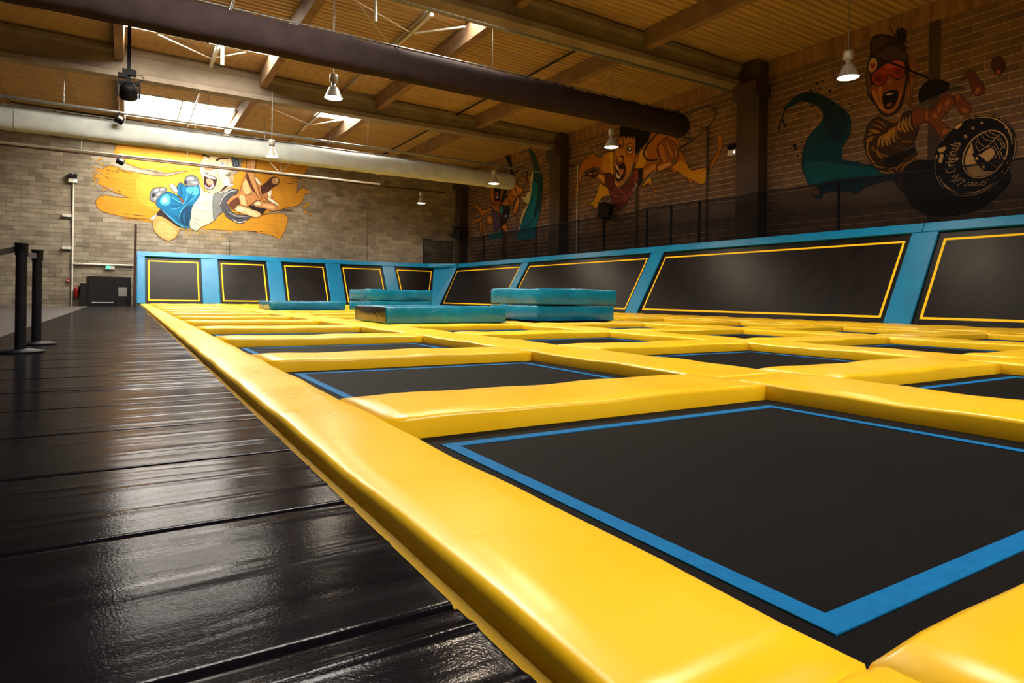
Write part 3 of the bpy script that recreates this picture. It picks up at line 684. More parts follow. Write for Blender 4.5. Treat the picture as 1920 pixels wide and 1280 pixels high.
def mini_spot(p, label, r, up):
    t = thing('mini_spotlight', label, 'spotlight')
    p = Vector(p)
    MB().box(p.x - .015, p.x + .015, p.y - .015, p.y + .015, p.z, p.z + up).build('bracket', M['dark_metal'], t)
    bm = rbox(.26, .2, .2, .02, 2); me = bm_mesh(bm, 'lamp_housing', M['dark_metal'], False); o = link('housing', me, t, (p.x, p.y - .02, p.z - .12)); o.rotation_euler = (math.radians(-30), math.radians(20), .3)
    MB().box(-.07, .07, -.115, -.1, .05, .15).build('lens', M['white_metal'], o)
mini_spot((-.30, 24.80, 6.36), 'small black spotlight clamped to the steel pipe above the pale duct', .1, .2)
mini_spot((-.30, 29.96, 5.88), 'small black spotlight hanging from the white pipe before the skater mural', .1, .2)

# ================================================================ THINGS ON THE FAR WALL
Yw = FY - .015
def wbox(name, mat, x0, x1, z0, z1, d=.08, parent=None): return MB().box(x0, x1, Yw - d, Yw, z0, z1).build(name, mat, parent)
t = thing('door_1', 'black double door in the far block wall under the exit sign', 'door'); tag(t, kind='structure')
wbox('door_frame', M['black_door'], -1.56, .16, GZ, 1.28, .05, t)
l1 = wbox('door_leaf', M['black_door'], -1.5, -.46, GZ + .01, 1.22, .09, t); l2 = wbox('door_leaf', M['black_door'], -.44, .1, GZ + .01, 1.22, .09, t)
MB().tube((-1.36, Yw - .15, .085), (-.54, Yw - .15, .085), .028, 8).box(-1.36, -1.3, Yw - .15, Yw - .09, .05, .12).box(-.6, -.54, Yw - .15, Yw - .09, .05, .12).build('push_bar', M['steel'], l1)
wbox('notice', M['paper'], -.34, -.0, .39, .8, .095, l2)
t = thing('exit_sign', 'small green emergency exit sign above the black door', 'sign'); wbox('housing', M['white_metal'], -.86, -.5, 1.62, 1.8, .07, t)
o = MB().box(-.84, -.66, Yw - .075, Yw - .07, 1.64, 1.78).build('lit_panel', M['green'], t)
t = thing('cable_conduit', 'white conduit elbow running up the far wall and across above the door', 'pipe')
MB().tube((-2.12, Yw - .04, 5.5), (-2.12, Yw - .04, GZ), .035, 8).build('riser', M['white_metal'], t)
MB().tube((-2.1, Yw - .05, 1.83), (.24, Yw - .05, 1.83), .045, 8).build('branch', M['white_metal'], t)
t = thing('emergency_floodlight', 'twin emergency floodlight on top of the white conduit on the far wall', 'light')
wbox('housing', M['white_metal'], -2.3, -1.98, 5.48, 5.66, .14, t); MB().box(-2.1, -1.99, Yw - .145, Yw - .14, 5.5, 5.6).build('indicator', M['flood_glow'], t)
for dx in (-.09, .09): MB().box(-2.14 + dx - .07, -2.14 + dx + .07, Yw - .2, Yw, 5.68, 5.86).build('lamp_head', M['dark_metal'], t)
for z, lab in ((3.97, 'small white wall light box upper one beside the conduit'), (2.52, 'small white wall light box lower one beside the conduit')):
    t = thing('wall_light', lab, 'light'); wbox('housing', M['white_metal'], -2.5, -2.17, z - .05, z + .07, .1, t); wbox('bracket', M['dark_metal'], -2.5, -2.2, z - .12, z - .05, .05, t)
t = thing('call_point', 'small red alarm call point beside the white conduit', 'alarm'); wbox('housing', M['red'], -2.32, -2.2, 1.0, 1.12, .06, t); wbox('button', M['white_metal'], -2.29, -2.23, 1.04, 1.08, .065, t)
t = thing('fire_extinguisher', 'red fire extinguisher hanging beside the dark cabinet by the door', 'extinguisher', (-1.95, Yw - .12, .3))
cy_ = MB().lathe([(0, 0), (.08, .0), (.09, .02), (.09, .38), (.07, .44), (.03, .47), (.03, .5), (0, .5)], 16).build('cylinder', M['red'], t, True)
MB().box(-.05, .05, -.02, .02, .5, .54).build('valve', M['dark_metal'], cy_); MB().path([Vector((.04, 0, .52)), Vector((.12, -.02, .45)), Vector((.11, -.02, .2))], .012, 6).build('hose', M['dark_metal'], cy_)
MB().box(-.06, .06, .07, .115, .1, .4).build('bracket', M['dark_metal'], t)
t = thing('cabinet', 'tall narrow dark cabinet beside the black double door', 'cabinet'); wbox('body', M['dark_metal'], -1.79, -1.58, GZ, .97, .35, t)
wbox('door', M['black_door'], -1.785, -1.585, GZ + .1, .95, .37, t); wbox('top_edge', M['white_metal'], -1.79, -1.58, .97, .985, .35, t)
o = MB().box(11.55, 11.57, Yw - .006, Yw, 2.0, 7.4).build('wall_joint', M['dark_metal']); tag(o, 'thin dark vertical joint line in the bare far wall', 'joint')
o = MB().box(4.4, 4.42, Yw - .006, Yw, 2.0, 3.3).build('wall_joint', M['dark_metal']); tag(o, 'thin dark vertical joint line below the skater mural', 'joint')

# ================================================================ THINGS ON THE RIGHT WALL
t = thing('wall_conduit', 'pale vertical conduit beside the column right of the boy mural', 'pipe'); MB().tube((WX - .1, 14.1, 2.0), (WX - .1, 14.1, 7.4), .055, 8).build('tube', M['white_metal'], t)
t = thing('wall_conduit', 'thin vertical conduit through the yellow splash of the boy mural', 'pipe'); MB().tube((WX - .08, 15.55, GZ), (WX - .08, 15.55, 6.7), .03, 8).build('tube', M['brown_metal'], t)
t = thing('wall_conduit', 'thin vertical conduit beside the boy outstretched hand', 'pipe'); MB().tube((WX - .08, 23.1, GZ), (WX - .08, 23.1, 6.7), .03, 8).build('tube', M['white_metal'], t)
t = thing('wall_conduit', 'thin horizontal conduit from the far column to the boy mural', 'pipe'); MB().tube((WX - .08, 23.1, 6.7), (WX - .08, 24.0, 6.7), .03, 8).build('tube', M['brown_metal'], t)
t = thing('emergency_floodlight', 'twin emergency floodlight beside the pale conduit next to the column', 'light')
MB().box(WX - .15, WX - .01, 14.25, 14.6, 5.5, 5.68).build('housing', M['white_metal'], t); MB().box(WX - .155, WX - .15, 14.3, 14.36, 5.56, 5.62).build('indicator', M['flood_glow'], t)
for dy in (-.09, .09): MB().box(WX - .2, WX - .01, 14.42 + dy - .06, 14.42 + dy + .06, 5.7, 5.86).build('lamp_head', M['dark_metal'], t)
def speaker(p, rz, tilt, label):
    t = thing('loudspeaker', label, 'speaker', p, 0)
    o = link('cabinet', bm_mesh(rbox(.52, .42, .62, .02, 2), 'speaker_cabinet', M['dark_metal'], False), t); o.rotation_euler = (tilt, math.radians(18), rz)
    o.location = (0, 0, 0)
    g_ = MB().box(-.22, .22, -.222, -.212, .05, .57).build('grille', M['dark_metal'], o)
    MB().tube((0, 0, .3), (.36, 0, .35), .025, 6).build('bracket', M['dark_metal'], t)
speaker((17.2, 20.8, 4.0), math.radians(-60), math.radians(20), 'black loudspeaker tilted down below the boy mural')
speaker((16.75, 33.9, 4.1), math.radians(-45), math.radians(15), 'black loudspeaker in the corner above the short netting')

# ================================================================ BARRIER POSTS
def stanchion(x, y, label):
    t = thing('barrier_post', label, 'post', (x, y, .036))
    MB().lathe([(0, 0), (.17, 0), (.17, .012), (.05, .03), (0, .03)], 24).build('base', M['dark_metal'], t, True)
    MB().lathe([(.04, .02), (.04, .82)], 18).build('tube', M['dark_metal'], t, True)
    MB().lathe([(.046, .81), (.046, .895), (.05, .9), (.05, .915), (0, .915)], 18).build('belt_head', M['dark_metal'], t, True)
    return t
p1 = on_z(38, 660, .036); p2 = on_z(68, 645, .036)
s1 = stanchion(p1.x, p1.y, 'black belt barrier post nearer to the folding mat seam'); s2 = stanchion(p2.x, p2.y, 'black belt barrier post farther along the belt')
t = thing('barrier_belt', 'black barrier belt sagging between the two posts and beyond', 'belt')
M['belt'] = noisy('belt_webbing', (48, 40, 40), (40, 34, 36), 20, .8)
def belt(a, b, sag):
    n = 16
    def fn(u, v):
        p = Vector(a).lerp(Vector(b), u); return (p.x, p.y, p.z - sag * 4 * u * (1 - u) + (v - .5) * .05)
    MB().grid(fn, n, 1).build('belt', M['belt'], t)
za = .036 + .86
belt((p1.x, p1.y, za), (p2.x, p2.y, za), .02); belt((p1.x - .04, p1.y, za), (p1.x - 1.55, p1.y - 1.55, za), .16)
stanchion(p1.x - 1.55, p1.y - 1.55, 'black belt barrier post beyond the left picture edge')

# ================================================================ MURALS (paint on the block walls, traced shape by shape)
PAINTS = {}
def paint(c):
    if c not in PAINTS:
        mt = noisy('mural_paint_%d_%d_%d' % c, tuple(max(0, int(v * .93)) for v in c), c, 2.5, .8, 0, spec=.3, world=True)
        g = N(mt, 'ShaderNodeNewGeometry'); sp = N(mt, 'ShaderNodeSeparateXYZ'); L(mt, g.outputs['Position'], sp.inputs[0])
        w1 = N(mt, 'ShaderNodeMath', operation='MULTIPLY'); w1.inputs[1].default_value = 5.0; L(mt, sp.outputs[2], w1.inputs[0])
        fr = N(mt, 'ShaderNodeMath', operation='PINGPONG'); fr.inputs[1].default_value = .5; L(mt, w1.outputs[0], fr.inputs[0])
        st = N(mt, 'ShaderNodeMapRange'); st.inputs['From Min'].default_value = 0; st.inputs['From Max'].default_value = .07; L(mt, fr.outputs[0], st.inputs['Value'])
        bp = N(mt, 'ShaderNodeBump', Strength=.6, Distance=.012); L(mt, st.outputs[0], bp.inputs['Height']); L(mt, bp.outputs[0], bsdf(mt).inputs['Normal'])
        PAINTS[c] = mt
    return PAINTS[c]
def smooth_pts(pts, n=4):
    out = []; m_ = len(pts)
    for i in range(m_):
        p0, p1, p2, p3 = (Vector(pts[(i + k) % m_]) for k in (-1, 0, 1, 2))
        for j in range(n):
            t = j / n
            out.append(tuple(.5 * ((2 * p1) + (p2 - p0) * t + (2 * p0 - 5 * p1 + 4 * p2 - p3) * t * t + (3 * p1 - p0 - 3 * p2 + p3) * t ** 3)))
    return out
def smooth_open(pts, n=4):
    if len(pts) < 3: return list(pts)
    q = [pts[0]] + list(pts) + [pts[-1]]; out = []
    for i in range(1, len(q) - 2):
        p0, p1, p2, p3 = (Vector(q[i + k]) for k in (-1, 0, 1, 2))
        for j in range(n):
            t = j / n; out.append(tuple(.5 * ((2 * p1) + (p2 - p0) * t + (2 * p0 - 5 * p1 + 4 * p2 - p3) * t * t + (3 * p1 - p0 - 3 * p2 + p3) * t ** 3)))
    return out + [tuple(pts[-1])]
def frame(x0, y0, s): return lambda p: (x0 + p[0] / s, y0 + p[1] / s)
class Mural:
    def __init__(s, label, wall):
        s.t = thing('wall_mural', label, 'mural'); s.wall = wall; s.d = .016 if wall == 'far' else .019
    def part(s, name, label=None):
        s.mb = MB(); s.mats = []; s.name = name; s.lab = label; return s
    def _pt(s, p):
        if s.wall == 'far': return on_y(p[0], p[1], FY - s.d)
        return on_x(p[0], p[1], WX - s.d)
    def _col(s, c):
        mt = paint(c)
        if mt not in s.mats: s.mats.append(mt)
        s.mb.cur = s.mats.index(mt)
    def _face(s, pts, c):
        s._col(c); s.d += .00006
        vv = [s._pt(p) for p in pts]; s.mb.add(vv, [tuple(range(len(vv)))])
    def poly(s, fr, pts, c, line=None, w=1.2, sm=True):
        q = [fr(p) for p in pts]
        if sm: q = smooth_pts(q)
        s._face(q, c)
        if line: s._stroke(q + [q[0]], w, line)
        return s
    def ell(s, fr, cx, cy, rx, ry, c, rot=0, line=None, w=1):
        n = 20; q = []
        for i in range(n):
            a = 2 * math.pi * i / n; u, v = rx * math.cos(a), ry * math.sin(a)
            q.append(fr((cx + u * math.cos(rot) - v * math.sin(rot), cy + u * math.sin(rot) + v * math.cos(rot))))
        s._face(q, c)
        if line: s._stroke(q + [q[0]], w, line)
        return s
    def _stroke(s, q, w, c, taper=False):
        s._col(c); s.d += .00006; n = len(q); L_, R_ = [], []
        for i, p in enumerate(q):
            a = Vector(q[max(0, i - 1)]); b = Vector(q[min(n - 1, i + 1)]); d = (b - a)
            if d.length < 1e-6: d = Vector((1, 0))
            d.normalize(); nn = Vector((-d.y, d.x)) * (w / 2) * ((math.sin(math.pi * (i + .3) / (n - .4)) ** .6) if taper else 1)
            L_.append(s._pt((p[0] + nn.x, p[1] + nn.y))); R_.append(s._pt((p[0] - nn.x, p[1] - nn.y)))
        s.mb.add(L_ + R_, [(i, i + 1, n + i + 1, n + i) for i in range(n - 1)])
    def line(s, fr, pts, w, c, taper=True):
        s._stroke(smooth_open([fr(p) for p in pts]), w, c, taper); return s
    def done(s):
        o = s.mb.build(s.name, s.mats, s.t, fix=False)
        if s.lab: o['label'] = s.lab
        return s
# ---- far wall: skater with reaching hand on a yellow splash
A = frame(170, 260, 11.636); B = frame(170, 350, 11.636); Cc = frame(270, 320, 9.143); D = frame(360, 280, 12.8); E_ = frame(400, 290, 9.143); F_ = frame(460, 300, 8); G = frame(160, 250, 4.17)
YEL, YEL2, BRN = (198, 138, 34), (206, 150, 50), (104, 62, 24)
mu = Mural('mural of a shouting skater in blue jeans reaching out over a yellow splash', 'far')
mu.part('yellow_splash')
mu.poly(G, [(225, 170), (232, 110), (245, 60), (262, 10), (420, 0), (700, 30), (900, 60), (1000, 130), (960, 300), (840, 295), (720, 298), (640, 312), (560, 300), (500, 290), (430, 272), (330, 238), (270, 205)], YEL, BRN, 1)
mu.poly(G, [(62, 335), (95, 305), (78, 268), (130, 278), (165, 262), (205, 250), (240, 262), (300, 288), (360, 300), (420, 312), (560, 332), (640, 336), (780, 300), (890, 282), (1100, 420), (1050, 640), (900, 720), (700, 700), (540, 692), (420, 668), (300, 652), (200, 632), (120, 605), (86, 572), (80, 530), (108, 494), (165, 482), (210, 494), (250, 502), (300, 503), (340, 500), (290, 480), (230, 462), (170, 432), (100, 395), (85, 380), (112, 362)], YEL, BRN, 1, False)
mu.poly(G, [(1150, 330), (1200, 300), (1240, 200), (1330, 170), (1540, 160), (1760, 220), (1740, 270), (1722, 310), (1680, 345), (1662, 350), (1655, 470), (1680, 435), (1700, 420), (1745, 448), (1756, 462), (1735, 472), (1712, 475), (1706, 515), (1684, 548), (1640, 570), (1590, 576), (1510, 600), (1300, 660), (1100, 640)], YEL, BRN, 1, False)
mu.poly(G, [(860, 745), (920, 690), (1050, 640), (1090, 612), (1380, 640), (1500, 622), (1550, 628), (1586, 655), (1580, 700), (1560, 765), (1522, 828), (1490, 815), (1460, 798), (1380, 782), (1280, 762), (1150, 762), (1000, 752)], YEL, BRN, 1, False)
mu.poly(G, [(420, 330), (640, 345), (880, 300), (960, 400), (900, 640), (600, 620), (420, 520)], YEL2)
mu.poly(G, [(240, 100), (300, 60), (700, 70), (880, 150), (870, 270), (600, 270), (420, 240), (300, 190)], YEL2)
mu.poly(G, [(290, 660), (420, 668), (530, 690), (525, 700), (420, 682), (300, 672)], YEL, BRN, .6)
GAP = (176, 164, 142)
for pts in ([(560, 500), (640, 520), (740, 570), (900, 630), (1100, 700), (1380, 760), (1360, 785), (1100, 745), (900, 690), (740, 650), (640, 590)],): mu.poly(A, pts, GAP)
for pts in ([(1190, 655), (1350, 665), (1560, 720), (1540, 735), (1340, 690), (1200, 675)], [(90, 735), (230, 770), (280, 790), (170, 720)], [(250, 1010), (420, 1080), (545, 1115), (500, 1130), (380, 1085)]): mu.poly(A, pts, GAP, BRN, .5)
for a, b in [((540, 655), (900, 770)), ((300, 810), (430, 875)), ((520, 700), (630, 735)), ((340, 655), (440, 715)), ((510, 1180), (670, 1200)), ((600, 1130), (660, 1150)), ((450, 690), (520, 720)), ((370, 740), (410, 745))]: mu.line(A, [a, ((a[0] + b[0]) / 2, (a[1] + b[1]) / 2 + 4), b], 1.6, BRN)
for a, b in [((700, 590), (850, 605)), ((890, 610), (1220, 640)), ((720, 228), (840, 238)), ((700, 695), (1290, 705))]: mu.line(B, [a, ((a[0] + b[0]) / 2, (a[1] + b[1]) / 2), b], 1.5, BRN)
mu.done()
mu.part('splash_drops')
for x, y, rx, ry in [(215, 435, 40, 25), (170, 470, 22, 18), (245, 565, 20, 38), (125, 530, 40, 10), (50, 620, 30, 18), (130, 640, 35, 14), (60, 730, 22, 40), (80, 850, 18, 60), (95, 930, 22, 35), (90, 1025, 22, 16), (290, 1095, 40, 20), (280, 1145, 22, 12), (10, 445, 14, 26), (395, 590, 26, 14), (310, 620, 40, 10)]: mu.ell(A, x, y, rx, ry, (206, 146, 40), .2, BRN, .6)
for x, y, rx, ry, r in [(1055, 305, 30, 24, 0), (945, 480, 30, 26, 0), (895, 690, 30, 24, -.4), (935, 668, 40, 20, -.6), (900, 780, 20, 26, 0), (965, 810, 26, 14, .5), (770, 872, 16, 12, 0), (665, 882, 14, 8, 0), (800, 685, 8, 8, 0), (1027, 408, 12, 8, 0), (880, 365, 22, 10, 0), (845, 312, 26, 9, 0), (905, 327, 30, 8, 0), (962, 288, 12, 6, 0)]: mu.ell(F_, x, y, rx, ry, (210, 150, 42), r, BRN, .6)
for a, b in [((680, 325), (780, 325)), ((630, 352), (740, 355)), ((675, 275), (860, 290)), ((500, 760), (700, 770)), ((560, 735), (700, 745)), ((100, 1068), (185, 1068)), ((215, 1070), (260, 1070)), ((0, 1056), (80, 1070))]: mu.line(F_, [a, b], 2, (70, 44, 24))
rr = random.Random(5)
for j in range(6):
    for i in range(13 - j):
        x = 760 + i * 32 + (j % 2) * 16 + j * 12; y = 750 + j * 17 + i * 1.5
        if rr.random() < .82 - .08 * j: mu.ell(G, x, y, 7 - .5 * j, 6 - .4 * j, (212, 158, 50), .6, BRN, .4)
mu.done()
mu.part('skateboard')
mu.poly(Cc, [(150, 900), (175, 800), (240, 755), (320, 765), (440, 820), (540, 915), (612, 965), (595, 1060), (540, 1150), (440, 1200), (340, 1180), (230, 1100), (165, 1010)], (206, 148, 84), (92, 52, 28), 1)
mu.poly(Cc, [(200, 1000), (300, 860), (480, 960), (560, 1040), (520, 1140), (420, 1170), (300, 1120)], (222, 168, 104))
mu.poly(Cc, [(215, 760), (285, 665), (420, 780), (620, 950), (570, 955), (400, 840), (290, 780)], (44, 28, 30))
mu.poly(Cc, [(110, 820), (190, 755), (215, 765), (150, 850)], (188, 190, 200), (60, 50, 50), .5)
mu.done()
JB, JD, JL, OUT = (12, 98, 142), (6, 56, 90), (70, 158, 182), (24, 20, 26)
mu.part('jeans')
mu.poly(Cc, [(210, 585), (220, 515), (330, 390), (430, 368), (540, 410), (605, 460), (690, 570), (745, 555), (825, 595), (795, 760), (775, 965), (690, 972), (600, 930), (450, 810), (300, 672)], JB, OUT, 1)
mu.poly(Cc, [(565, 280), (640, 205), (700, 262), (830, 262), (940, 235), (965, 400), (905, 500), (835, 600), (690, 580), (655, 480), (580, 410)], JB, OUT, 1)
mu.poly(Cc, [(600, 450), (640, 480), (690, 540), (670, 570), (620, 500)], (110, 62, 44))
mu.poly(Cc, [(275, 540), (310, 440), (400, 400), (450, 460), (440, 560), (360, 600)], JL)
mu.ell(Cc, 355, 505, 42, 46, (190, 222, 214))
mu.poly(Cc, [(740, 290), (900, 270), (940, 380), (860, 420), (760, 380)], JL)
mu.poly(Cc, [(600, 740), (680, 640), (800, 600), (780, 800), (760, 950), (640, 900)], JD)
for pts, w, c in [([(300, 665), (450, 800), (600, 925), (780, 985)], 2.2, JL), ([(600, 800), (640, 680), (740, 570)], 1.6, JL), ([(690, 700), (680, 800), (700, 900)], 2.4, JB), ([(460, 440), (580, 520), (690, 575)], 1.6, JL), ([(480, 500), (580, 550), (680, 580)], 1.2, JD), ([(440, 600), (560, 610), (640, 600)], 1.4, JD), ([(450, 660), (560, 650), (620, 620)], 1.2, JL), ([(720, 300), (740, 420), (690, 560)], 1.6, JL), ([(840, 330), (800, 450), (720, 550)], 1.4, JD), ([(910, 330), (880, 440), (760, 550)], 1.4, JL), ([(640, 230), (630, 350), (650, 440)], 1.8, JD), ([(500, 760), (560, 800), (600, 880)], 2.0, JD)]: mu.line(Cc, pts, w, c)
mu.done()
mu.part('shoes')
SH, SL, SD = (104, 106, 112), (196, 198, 194), (40, 38, 44)
mu.poly(Cc, [(105, 400), (130, 335), (190, 295), (280, 283), (380, 296), (390, 350), (310, 410), (220, 505), (170, 535), (105, 495)], SH, OUT, 1)
mu.poly(Cc, [(690, 190), (705, 130), (750, 90), (820, 74), (900, 105), (942, 180), (938, 240), (830, 272), (705, 245)], SH, OUT, 1)
mu.poly(Cc, [(440, 245), (480, 222), (540, 262), (575, 330), (570, 380), (515, 365), (460, 300)], (150, 156, 156), OUT, .8)
for x, y, rx, ry, r, c in [(215, 335, 45, 22, -.4, SL), (310, 320, 35, 18, -.3, SL), (160, 420, 28, 40, .5, SD), (250, 400, 40, 18, -.6, SL), (190, 480, 22, 30, .4, (140, 142, 146)), (800, 135, 55, 26, 0, SL), (720, 200, 22, 34, 0, SD), (860, 200, 60, 16, .1, (170, 178, 178)), (600, 215, 30, 18, -.6, (120, 84, 70)), (500, 265, 22, 30, -.5, SL)]: mu.ell(Cc, x, y, rx, ry, c, r)
mu.done()
mu.part('shirt')
mu.poly(Cc, [(965, 395), (905, 500), (835, 600), (805, 720), (800, 800), (780, 900), (805, 985), (900, 1030), (980, 970), (1130, 900), (1235, 820), (1275, 700), (1280, 580), (1260, 400), (1150, 380), (1020, 340), (955, 215), (945, 260)], (184, 184, 166), OUT, .8)
for pts in ([(850, 620), (950, 680), (1100, 690)], [(840, 660), (960, 700), (1150, 720)], [(830, 780), (900, 830), (1000, 860)], [(940, 560), (1050, 540), (1160, 560)], [(830, 850), (900, 900), (960, 960)], [(990, 350), (1080, 420), (1180, 420)]): mu.line(Cc, pts, 1.6, (150, 150, 138))
mu.poly(Cc, [(1180, 420), (1270, 420), (1290, 640), (1250, 820), (1200, 830), (1250, 700), (1250, 560)], (128, 130, 126))
mu.done()
SK, SK2, SKD = (206, 178, 136), (222, 200, 162), (136, 90, 60)
mu.part('face')
mu.poly(D, [(185, 420), (205, 310), (265, 190), (300, 90), (330, 0), (700, 10), (900, 130), (955, 270), (965, 430), (940, 600), (875, 780), (765, 930), (640, 1022), (480, 1052), (360, 1000), (285, 900), (268, 760), (215, 620)], SK, (70, 44, 30), .8)
mu.poly(D, [(600, 460), (880, 480), (900, 620), (820, 760), (700, 760), (640, 600)], SK2)
mu.poly(D, [(300, 430), (400, 405), (545, 440), (505, 492), (410, 500), (310, 480)], (140, 92, 62)); mu.poly(D, [(340, 400), (440, 330), (520, 420), (430, 450)], SK2)
mu.poly(D, [(298, 555), (420, 612), (565, 670), (596, 740), (560, 860), (480, 965), (390, 965), (312, 905), (286, 760)], (54, 24, 26), (70, 40, 30), .6)
mu.poly(D, [(304, 575), (420, 628), (552, 680), (548, 712), (440, 692), (308, 632)], (240, 236, 220)); mu.poly(D, [(345, 720), (430, 702), (515, 780), (475, 850), (400, 862), (355, 800)], (206, 140, 116))
mu.poly(D, [(310, 850), (360, 900), (440, 905), (520, 820), (520, 870), (470, 945), (390, 942), (325, 905)], (236, 232, 216)); mu.poly(D, [(380, 860), (440, 840), (480, 830), (420, 870)], (176, 60, 40))
mu.poly(D, [(636, 330), (700, 302), (785, 330), (830, 368), (745, 384), (660, 362)], (240, 238, 226), (60, 40, 34), .8); mu.ell(D, 735, 345, 22, 20, (60, 60, 66))
mu.poly(D, [(296, 232), (345, 212), (398, 240), (350, 266)], (240, 238, 226), (60, 40, 34), .6)
mu.poly(D, [(560, 262), (650, 205), (800, 205), (900, 232), (720, 236), (600, 280)], (56, 34, 28)); mu.poly(D, [(240, 110), (330, 130), (430, 180), (410, 196), (300, 160)], (56, 34, 28))
for pts, w, c in [([(570, 450), (625, 560), (655, 700), (660, 810)], 1.2, SKD), ([(590, 700), (640, 800), (600, 920)], 1.4, (200, 160, 118)), ([(270, 700), (275, 850), (330, 960)], 1.6, (180, 136, 98)), ([(430, 300), (420, 400), (350, 430)], 1.4, (190, 146, 106)), ([(640, 400), (760, 410), (840, 380)], 1.0, SKD), ([(930, 500), (870, 700), (760, 880)], 2.2, (196, 150, 106))]: mu.line(D, pts, w, c)
mu.done()
mu.part('cap_and_collar')
mu.poly(D, [(690, 20), (830, 60), (960, 235), (1000, 430), (1060, 440), (1135, 385), (1110, 250), (1010, 120), (880, 20)], (58, 62, 74), OUT, .6)
for pts in ([(900, 150), (1000, 260), (1040, 420)], [(960, 120), (1060, 250), (1090, 400)]): mu.line(D, pts, 1.4, (120, 132, 142))
mu.poly(D, [(695, 985), (800, 870), (900, 740), (935, 610), (985, 600), (1010, 700), (960, 880), (880, 1000), (740, 1040)], (196, 148, 108), (60, 40, 34), .5); mu.poly(D, [(695, 985), (800, 875), (905, 735), (925, 780), (850, 890), (740, 985)], (38, 34, 46))
mu.poly(D, [(640, 1030), (740, 1000), (900, 940), (1090, 960), (1100, 1000), (900, 1040), (780, 1150), (720, 1280), (660, 1280), (700, 1130), (560, 1070)], (166, 172, 166), (60, 58, 64), .6)
mu.done()
mu.part('sleeve')
mu.poly(E_, [(95, 890), (150, 740), (230, 640), (330, 590), (440, 610), (300, 740), (245, 830), (290, 940), (400, 1020), (640, 1050), (580, 1115), (460, 1180), (340, 1135), (220, 1060), (170, 965), (90, 960)], (74, 74, 80), OUT, .8)
mu.poly(E_, [(0, 690), (130, 665), (190, 640), (110, 830), (150, 960), (70, 1040), (0, 1100)], (112, 114, 114), OUT, .6)
for pts, c in [([(110, 860), (160, 740), (270, 640), (400, 610)], (190, 196, 188)), ([(260, 980), (400, 1050), (580, 1060)], (140, 140, 142)), ([(250, 1030), (380, 1090), (540, 1090)], (40, 40, 46)), ([(330, 1110), (440, 1165), (560, 1130)], (200, 202, 196)), ([(190, 900), (230, 1000), (300, 1060)], (44, 44, 50))]: mu.line(E_, pts, 1.8, c)
mu.done()
HS, HL, HD = (188, 128, 76), (226, 178, 126), (92, 52, 32)
mu.part('reaching_hand')
mu.poly(E_, [(240, 800), (330, 705), (455, 645), (470, 565), (510, 440), (565, 330), (560, 200), (585, 60), (620, -20), (720, -20), (735, 110), (722, 260), (722, 390), (800, 505), (835, 570), (835, 740), (790, 785), (700, 815), (610, 880), (520, 885), (380, 890), (380, 950), (310, 935), (250, 860)], HS, (70, 38, 24), .9)
mu.poly(E_, [(330, 940), (262, 840), (420, 730), (455, 860), (385, 900)], HD); mu.poly(E_, [(510, 500), (560, 430), (620, 560), (640, 640), (580, 675), (520, 630)], HL); mu.poly(E_, [(450, 700), (520, 700), (560, 760), (570, 850), (500, 860), (465, 790)], HL); mu.poly(E_, [(600, 120), (700, 120), (690, 330), (740, 520), (780, 700), (700, 580), (620, 420)], (206, 150, 96))
mu.poly(E_, [(560, 330), (590, 330), (640, 470), (700, 590), (690, 640), (640, 560), (570, 420)], HD)
mu.poly(E_, [(650, 110), (710, 110), (700, 230), (660, 240)], HL)
mu.poly(E_, [(815, 560), (900, 480), (990, 395), (1070, 380), (1132, 430), (1110, 500), (1015, 560), (920, 645), (850, 690)], (76, 42, 30), (40, 22, 18), .8); mu.ell(E_, 1062, 448, 62, 56, (196, 142, 96), -.5); mu.ell(E_, 1085, 430, 26, 26, (230, 190, 146))
mu.poly(E_, [(835, 690), (930, 640), (990, 700), (1090, 850), (1000, 825), (880, 800), (835, 740)], HS, HD, .6)
for q in ([(722, 385), (770, 430), (822, 505), (790, 510), (740, 460)], [(930, 660), (995, 610), (982, 725), (945, 705)], [(960, 735), (1112, 850), (1090, 872), (950, 775)]): mu.poly(E_, q, (236, 232, 216))
mu.poly(E_, [(600, 885), (700, 870), (880, 925), (890, 960), (820, 1020), (680, 940)], (38, 26, 28))
mu.poly(E_, [(688, 835), (740, 778), (860, 800), (1000, 820), (1092, 870), (1105, 930), (1050, 972), (950, 955), (880, 922), (760, 900), (700, 870)], HS, (60, 34, 24), .9); mu.poly(E_, [(845, 850), (960, 850), (1050, 890), (1030, 930), (930, 910), (850, 885)], HL); mu.poly(E_, [(700, 830), (755, 792), (822, 840), (800, 868), (715, 858)], (238, 208, 166), HD, .4)
mu.poly(E_, [(372, 925), (415, 870), (520, 882), (640, 930), (760, 968), (812, 1012), (792, 1062), (720, 1076), (600, 1040), (480, 1002), (390, 972)], HL, (70, 38, 24), .9); mu.poly(E_, [(408, 912), (465, 893), (530, 930), (505, 970), (420, 955)], (240, 214, 176), HD, .4); mu.poly(E_, [(560, 930), (650, 970), (760, 1010), (740, 1040), (620, 1010), (550, 975)], (236, 196, 148))
for pts in ([(590, 330), (680, 560), (790, 770)], [(705, 390), (760, 560), (830, 750)], [(480, 690), (590, 692), (680, 650)], [(545, 715), (580, 850)], [(560, 200), (640, 210), (722, 200)], [(860, 700), (920, 770), (1000, 815)], [(600, 880), (680, 830), (790, 785)]): mu.line(E_, pts, 1.3, (84, 46, 28))
mu.done()

